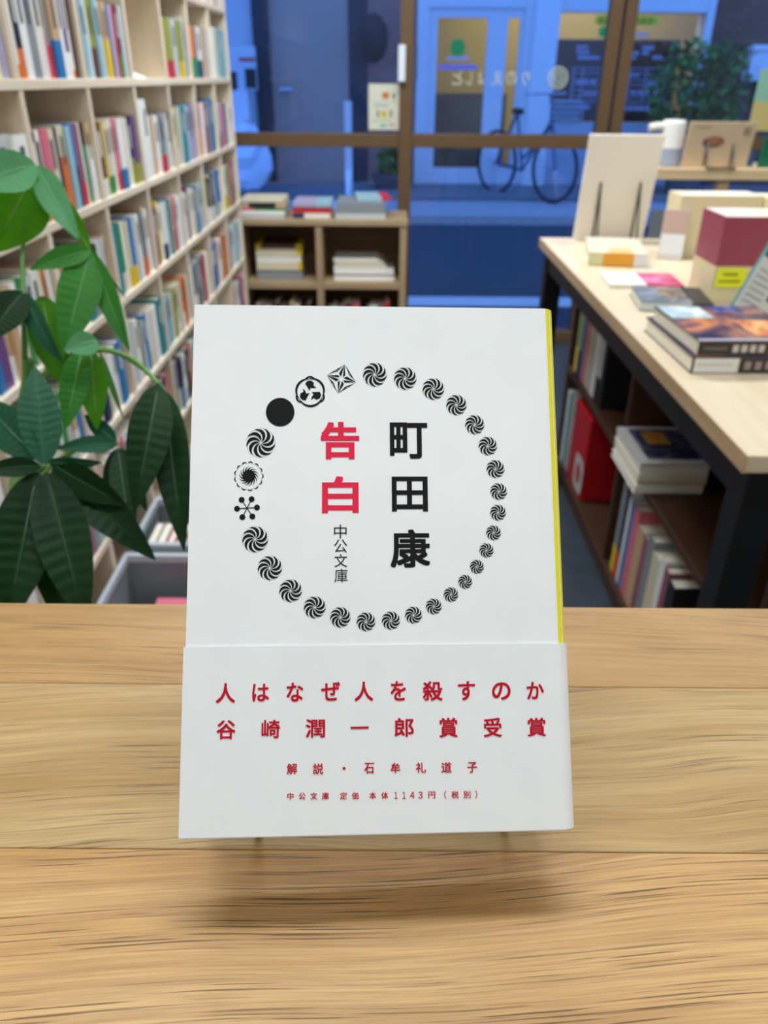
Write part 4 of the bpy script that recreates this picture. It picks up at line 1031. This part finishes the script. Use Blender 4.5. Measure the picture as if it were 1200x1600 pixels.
# ------------------------------------------------------------------ window shelf with bottle and picture book
YQ = 2.85
zq = at_y(1110, 264, YQ).z; xq = at_y(1018, 264, YQ).x
ws = empty('window_shelf', (xq+.5, YQ+.12, 0)); tag(ws, 'narrow light wood shelf on posts behind the table', 'shelf')
OW = ws.location.copy()
def wp(name, x0, x1, y0, y1, z0, z1, m): return MB().box(x0-OW.x, x1-OW.x, y0-OW.y, y1-OW.y, z0, z1).build(name, m, ws, bevel=.002)
wp('shelf_board', xq, xq+1.1, YQ, YQ+.24, zq-.035, zq, PINE['X'])
xp = at_y(1129, 287, YQ+.03).x
wp('post', xp-.02, xp+.02, YQ+.02, YQ+.06, 0, zq-.035, PINE['Z']); wp('post', xq+.02, xq+.06, YQ+.18, YQ+.22, 0, zq-.035, PINE['Z']); wp('post', xq+1.02, xq+1.06, YQ+.02, YQ+.06, 0, zq-.035, PINE['Z'])
zq += .0005
pb = at_y(1042, 262, YQ+.09); rb_ = at_y(1060, 230, YQ+.09).x - at_y(1042, 230, YQ+.09).x
t = empty('pump_bottle', (pb.x, YQ+.09, zq)); tag(t, 'white pump bottle with grey base on the window shelf', 'bottle')
hb = at_y(1042, 187, YQ+.09).z - zq
MB().lathe([(rb_*.95, 0), (rb_, .006), (rb_, hb*.40)], n=24).build('grey_base', mat('9aa2b4', .4), t, smooth=False)
MB().lathe([(rb_, hb*.40), (rb_, hb*.93), (rb_*.93, hb*.985), (rb_*.7, hb)], n=24).build('white_body', mat('eceae6', .4), t)
MB().tube([(-rb_*.6, 0, hb*.86), (-rb_*1.6, -.01, hb*.86), (-rb_*2.2, -.012, hb*.82)], .013, 8).build('nozzle', mat('e6e0d4', .4), t)
fm = frame(1064, 261, 1165, 191, zq, math.radians(10)); fm[0].translation.y
t, a, b = slab_book('picture_book', 'wide beige picture book on a wire easel on the window shelf', fm, .012, mat('cdb698', .5))
mb = MB(); mb.add([(a*(.40+.17*math.cos(2*PI*k/24)), -.0006, b*(.57+.13*math.sin(2*PI*k/24))) for k in range(24)], [tuple(range(23, -1, -1))]); mb.build('round_picture', smear('round_photo', '4a5a6a', 'c06a3a', '8c8478', 60), t)
MB().box(.82*a, .93*a, -.0006, 0, .72*b, .90*b).build('printed_block', mat('9a8a74', .6), t); MB().box(.10*a, .32*a, -.0006, 0, .88*b, .92*b).build('printed_line', mat('a89880', .6), t)
easel('black wire easel behind the wide beige picture book', fm[0], fm[1], fm[2], .32, .72, .55, .05, zq+.0032)
slab_book('green_book', 'deep green book standing at the right end of the window shelf', frame(1184, 262, 1290, 214, zq, math.radians(8)), .014, mat('0f6a50', .4))
slab_book('blue_card', 'small blue card standing between picture book and green book', frame(1166, 260, 1176, 236, zq, 0), .006, mat('3a5a7c', .4))
# notice hung on the window at the right
x0, x1, z0, z1 = fr(1178, 108, 1300, 205, YW-.02)
t = empty('window_notice', (x0, YW-.02, z0)); tag(t, 'pale green and yellow notice taped to the window at the right', 'poster')
MB().box(0, x1-x0, -.003, 0, (z1-z0)*.48, z1-z0).build('green_sheet', mat('8fc0a8', .6), t); MB().box(0, x1-x0, -.003, 0, 0, (z1-z0)*.48).build('yellow_sheet', mat('cdb878', .6), t)

# ------------------------------------------------------------------ brown shelf under the table
XU, YU0, YU1 = .60, .98, 2.46
us = empty('under_table_shelf', (XU+.14, (YU0+YU1)/2, 0)); tag(us, 'dark brown low shelf of books under the display table', 'shelf')
OU = us.location.copy()
def upart(name, x0, x1, y0, y1, z0, z1, m): return MB().box(x0-OU.x, x1-OU.x, y0-OU.y, y1-OU.y, z0, z1).build(name, m, us, bevel=.002)
ZM = .38
upart('base_board', XU, XU+.28, YU0, YU1, 0, .05, WALNUT['Y']); upart('middle_board', XU, XU+.28, YU0, YU1, ZM-.02, ZM, WALNUT['Y']); upart('top_board', XU, XU+.28, YU0, YU1, .675, .695, WALNUT['Y'])
upart('back_panel', XU+.28, XU+.29, YU0, YU1, 0, .695, WALNUT['Y'])
for yy in (YU0, 1.78, YU1-.02):
    upart('upright', XU+.004, XU+.28, yy, yy+.02, .05, ZM-.02, WALNUT['Z']); upart('upright', XU+.004, XU+.28, yy, yy+.02, ZM, .675, WALNUT['Z'])
def urow(y_start, z, specs, where):
    y = y_start
    for j, (c_, th, h, b_) in enumerate(specs):
        bands = [(1, c_)] if not b_ else [(.3, b_), (1, c_)]
        y -= th
        put_book(book_mesh(th-.0008, h, .19, bands), T(XU+.012, y+th, z+.0004, -PI/2), f'{desc(bands)} book, {ORD[j+1]} from far end on the {where}')
urow(YU1-.03, ZM, [('black', .03, .25, None), ('olive', .03, .26, 'yellow'), ('light blue', .035, .26, 'navy'), ('teal', .03, .25, 'blue'), ('pink', .04, .25, None), ('tan', .03, .24, None), ('cream', .025, .25, None), ('grey', .02, .22, None), ('off-white', .055, .26, None), ('pale grey', .05, .25, 'black'), ('black', .03, .23, None)], 'middle board under the table')
urow(YU1-.03, .05, [('pale grey', .04, .25, None), ('teal', .03, .26, None), ('off-white', .04, .27, None)], 'base board under the table')
urow(1.74, .05, [('grey', .03, .26, 'yellow'), ('navy', .03, .25, 'red'), ('off-white', .02, .25, None), ('blue', .025, .25, None), ('pink', .04, .25, None), ('tan', .05, .22, None), ('mauve', .03, .22, None), ('grey', .04, .24, None), ('cream', .05, .22, None), ('white', .03, .24, None), ('mauve', .03, .23, None), ('black', .04, .22, None)], 'near base board under the table')
t = empty('red_box_file', (XU+.01, 2.30, .0505)); tag(t, 'red box file with a white ring label on the base board', 'file')
MB().box(0, .2, -.19, 0, 0, .27).build('box', mat('c01822', .4), t, bevel=.004)
mb = MB(); n = 24
o_ = [(-.001, -.135+.055*math.copysign(abs(math.cos(2*PI*k/n))**.5, math.cos(2*PI*k/n)), .07+.06*math.copysign(abs(math.sin(2*PI*k/n))**.5, math.sin(2*PI*k/n))) for k in range(n)]
i_ = [(-.001, -.135+.024*math.cos(2*PI*k/n), .07+.034*math.sin(2*PI*k/n)) for k in range(n)]
mb.add(o_+i_, [(k, (k+1) % n, n+(k+1) % n, n+k) for k in range(n)]); mb.build('ring_label', mat('c4c0bc', .5), t)
# pile of white books on the middle board
zz = ZM+.0006; CV = [('white', .018), ('cream', .015), ('off-white', .015), ('white', .02)]
p = at_z(990, 771, ZM); wpx = at_y(1097, 771, p.y).x - p.x
for k, (c_, th) in enumerate(CV):
    me = book_mesh(th-.0006, wpx, .205, [(1, c_)], None, PAGES_X)
    put_book(me, Matrix.Translation((p.x + (.0, .006, .002, .004)[k], p.y+(.0,.006,-.002,.003)[k], zz)) @ Matrix(((0,0,1,0),(0,1,0,0),(1,0,0,0),(0,0,0,1))), f'{c_} magazine, {ORD[k+1]} from the bottom of the pile under the table', 'magazine', cat='magazine'); zz += th
t = empty('comic_magazine', (p.x+.004, p.y, zz)); tag(t, 'navy covered white bordered magazine topping the pile under the table', 'magazine')
MB().box(0, wpx, 0, .205, 0, .008).build('cover', mat('dcdad6', .4), t); MB().box(.022, wpx-.006, .02, .19, .008, .0084).build('navy_picture', smear('navy_print', '20264c', '2a3054', '8c8a98', 16, .4), t)
MB().box(.045, .10, .10, .17, .0084, .0087).build('ochre_figure', smear('ochre_print', 'd0943c', 'b87e30', 'c8a060', 30, .1), t)

# ------------------------------------------------------------------ the money tree
def leafmat(name, top, under, sheen, trans):
    m = bpy.data.materials.new(name); m.use_nodes = True; nt, N, L, b = nodes(m); out = N['Material Output']
    tc = N.new('ShaderNodeTexCoord'); no = N.new('ShaderNodeTexNoise'); no.inputs['Scale'].default_value = 18; L.new(tc.outputs['Object'], no.inputs['Vector'])
    r = ramp(N, [(.3, rgb(top)), (.75, rgb(under))]); L.new(no.outputs[0], r.inputs[0]); L.new(r.outputs[0], b.inputs['Base Color'])
    b.inputs['Roughness'].default_value = sheen; b.inputs['Specular IOR Level'].default_value = .14
    tr = N.new('ShaderNodeBsdfTranslucent'); tr.inputs[0].default_value = rgb(under)
    x = N.new('ShaderNodeMixShader'); x.inputs[0].default_value = trans; L.new(b.outputs[0], x.inputs[1]); L.new(tr.outputs[0], x.inputs[2]); L.new(x.outputs[0], out.inputs[0]); return m
LM = {'dark': leafmat('leaf_dark', '07260a', '0e3612', .5, .08), 'mid': leafmat('leaf_mid', '2a6a20', '3a7e2c', .5, .2),  # dark kind: shade of the deep lower leaves is put into the green
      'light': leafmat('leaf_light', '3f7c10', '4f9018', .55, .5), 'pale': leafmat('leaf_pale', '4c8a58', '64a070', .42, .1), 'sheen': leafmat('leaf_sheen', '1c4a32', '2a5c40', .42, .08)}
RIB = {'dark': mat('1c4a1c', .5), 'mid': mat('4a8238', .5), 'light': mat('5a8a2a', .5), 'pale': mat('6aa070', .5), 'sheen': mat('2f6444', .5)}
pl_x, pl_y = at_c(35, 740, .58).x, at_c(35, 740, .58).y
plant = empty('money_tree', (pl_x, pl_y, 0)); tag(plant, 'glossy green money tree plant left of the counter', 'plant')
OP = Vector((pl_x, pl_y, 0))
def leaf(bx, by, tx_, ty_, wpx, zb, zt, arc_, kind, roll=0.):
    B = at_c(bx, by, zb); Tp = at_c(tx_, ty_, zt); mid_ = (B+Tp)/2
    toC = (CAM - mid_).normalized(); d = (Tp-B); L_ = d.length; d.normalize()
    nrm = (toC - d*toC.dot(d)).normalized()
    side = d.cross(nrm).normalized()
    if roll: R_ = Matrix.Rotation(roll, 3, d); nrm = R_ @ nrm; side = R_ @ side
    wd = wpx/FPX*(zb+zt)/2/2; n, k = 44, 4
    mb = MB(); vs = []; fs = []
    for i in range(n+1):
        t_ = i/n
        c = B + d*(L_*t_) + nrm*(arc_*L_*4*t_*(1-t_))
        prof = (math.sin(PI*min(1, t_**.85))**.75) * (1 - .25*t_**3) if 0 < t_ < 1 else 0.02
        for j in range(-k, k+1):
            s = j/k
            z = abs(s)*wd*.22 - wd*.10 + math.sin(t_*PI*26 - abs(s)*4.0)*.07*wd*abs(s)**.5*(1-abs(s)**4)
            vs.append(c + side*(s*wd*prof) + nrm*(z*prof) - OP)
    q = 2*k+1
    for i in range(n):
        for j in range(q-1): fs.append((i*q+j, (i+1)*q+j, (i+1)*q+j+1, i*q+j+1))
    mb.add(vs, fs); lf = mb.build('leaf', LM[kind], plant, smooth=True)
    pts = [B + d*(L_*t_) + nrm*(arc_*L_*4*t_*(1-t_) - wd*.08) - OP for t_ in [i/8*.96 for i in range(9)]]
    MB().tube(pts, .0008, 5, r1=.0003).build('midrib', RIB[kind], lf)
LV = [ # base px, tip px, width px, depth base/tip, arc, kind, roll
 (55,256,-45,292,66,.60,.56,.05,'pale',.2), (53,270,-12,395,96,.63,.62,.05,'light',-.3), (58,260,124,374,46,.64,.62,.06,'pale',.2), (80,300,143,392,34,.66,.63,.02,'light',0), (92,288,200,470,13,.66,.66,.05,'mid',.8),
 (140,392,46,422,36,.62,.58,.08,'mid',.3), (140,394,98,556,66,.62,.58,.07,'mid',0), (143,394,203,550,36,.62,.60,.05,'mid',.2), (140,390,108,340,20,.63,.63,.03,'light',0), (135,400,112,520,40,.64,.64,.02,'light',0),
 (37,456,-22,535,60,.58,.56,.08,'dark',.3), (39,457,98,566,34,.58,.58,.10,'sheen',.5), (66,462,90,598,60,.60,.59,.05,'light',0), 
 (152,532,100,548,40,.57,.55,.10,'pale',.2), (128,545,102,672,46,.58,.56,.06,'mid',0), (142,548,152,672,46,.58,.57,.05,'light',.1), (155,548,193,655,10,.60,.60,.03,'mid',0),
 (70,728,54,572,64,.50,.52,.05,'sheen',0), (60,716,-32,622,64,.50,.52,.06,'sheen',-.2), (64,728,-30,738,34,.50,.48,.08,'dark',.3), (58,738,8,985,92,.50,.46,.07,'dark',0), (62,745,100,990,74,.52,.50,.05,'dark',0),
 (72,738,136,985,82,.50,.47,.08,'dark',0), (82,732,243,875,66,.51,.50,.07,'dark',-.2), (82,726,198,790,50,.50,.50,.06,'dark',.2), (74,722,160,722,24,.50,.50,.08,'sheen',.4),
 (182,694,86,702,30,.58,.54,.08,'sheen',.3), (182,692,132,648,28,.58,.58,.06,'sheen',0), (184,700,206,858,40,.58,.55,.06,'dark',0), (188,700,230,800,30,.58,.57,.06,'dark',0), (180,702,172,812,32,.59,.57,.04,'dark',0),
 (248,600,210,800,66,.50,.47,.09,'dark',0), (258,612,288,862,58,.52,.48,.08,'dark',.1), (254,622,270,786,28,.53,.52,.03,'light',0)]
for L_ in LV: leaf(*L_)
STEM = mat('5c8a40', .5); BARK = mat('6a5a44', .8)
def stem(pts, r0, r1, m=STEM, name='stem'):
    q = [at_c(*p) - OP for p in pts]
    # smooth polyline
    out = []
    for i in range(len(q)-1):
        for s in range(5):
            t_ = s/5; p0 = q[max(i-1,0)]; p1 = q[i]; p2 = q[i+1]; p3 = q[min(i+2,len(q)-1)]
            out.append(.5*((2*p1)+(-p0+p2)*t_+(2*p0-5*p1+4*p2-p3)*t_*t_+(-p0+3*p1-3*p2+p3)*t_**3))
    out.append(q[-1]); MB().tube(out, r0, 7, r1=r1).build(name, m, plant, smooth=True)
stem([(10,980,.62),(20,820,.62),(30,700,.62),(40,600,.62),(50,560,.62)], .006, .003)
stem([(40,640,.62),(38,520,.61),(36,380,.64),(55,258,.64)], .0028, .0014)
stem([(38,560,.61),(37,500,.59),(37,456,.58)], .002, .0012)
stem([(45,640,.62),(90,540,.64),(120,450,.63),(140,392,.62)], .0024, .0014)
stem([(40,620,.62),(90,575,.60),(150,548,.58),(205,560,.55),(248,600,.50)], .0022, .0014)
stem([(60,600,.62),(100,560,.60),(140,545,.58)], .002, .0014); stem([(60,590,.62),(150,545,.6),(215,570,.56),(258,612,.52)], .002, .0014)
stem([(20,820,.62),(25,760,.56),(55,740,.52),(70,728,.50)], .003, .0016)
stem([(25,780,.62),(90,720,.64),(150,690,.62),(182,694,.58)], .0024, .0014)
MB().tube([(at_c(10,980,.62)-OP), Vector((-.02, .02, .5)), Vector((0, .01, .20))], .010, 8, r1=.020).build('trunk', BARK, plant)
MB().lathe([(.085, 0), (.09, .01), (.115, .22), (.125, .22), (.125, .245), (.105, .245), (.10, .21)], n=28).build('pot', mat('8a8580', .6), plant)
MB().lathe([(.10, .20), (.10, .211)], n=28).build('soil', mat('3a2c20', .9), plant)
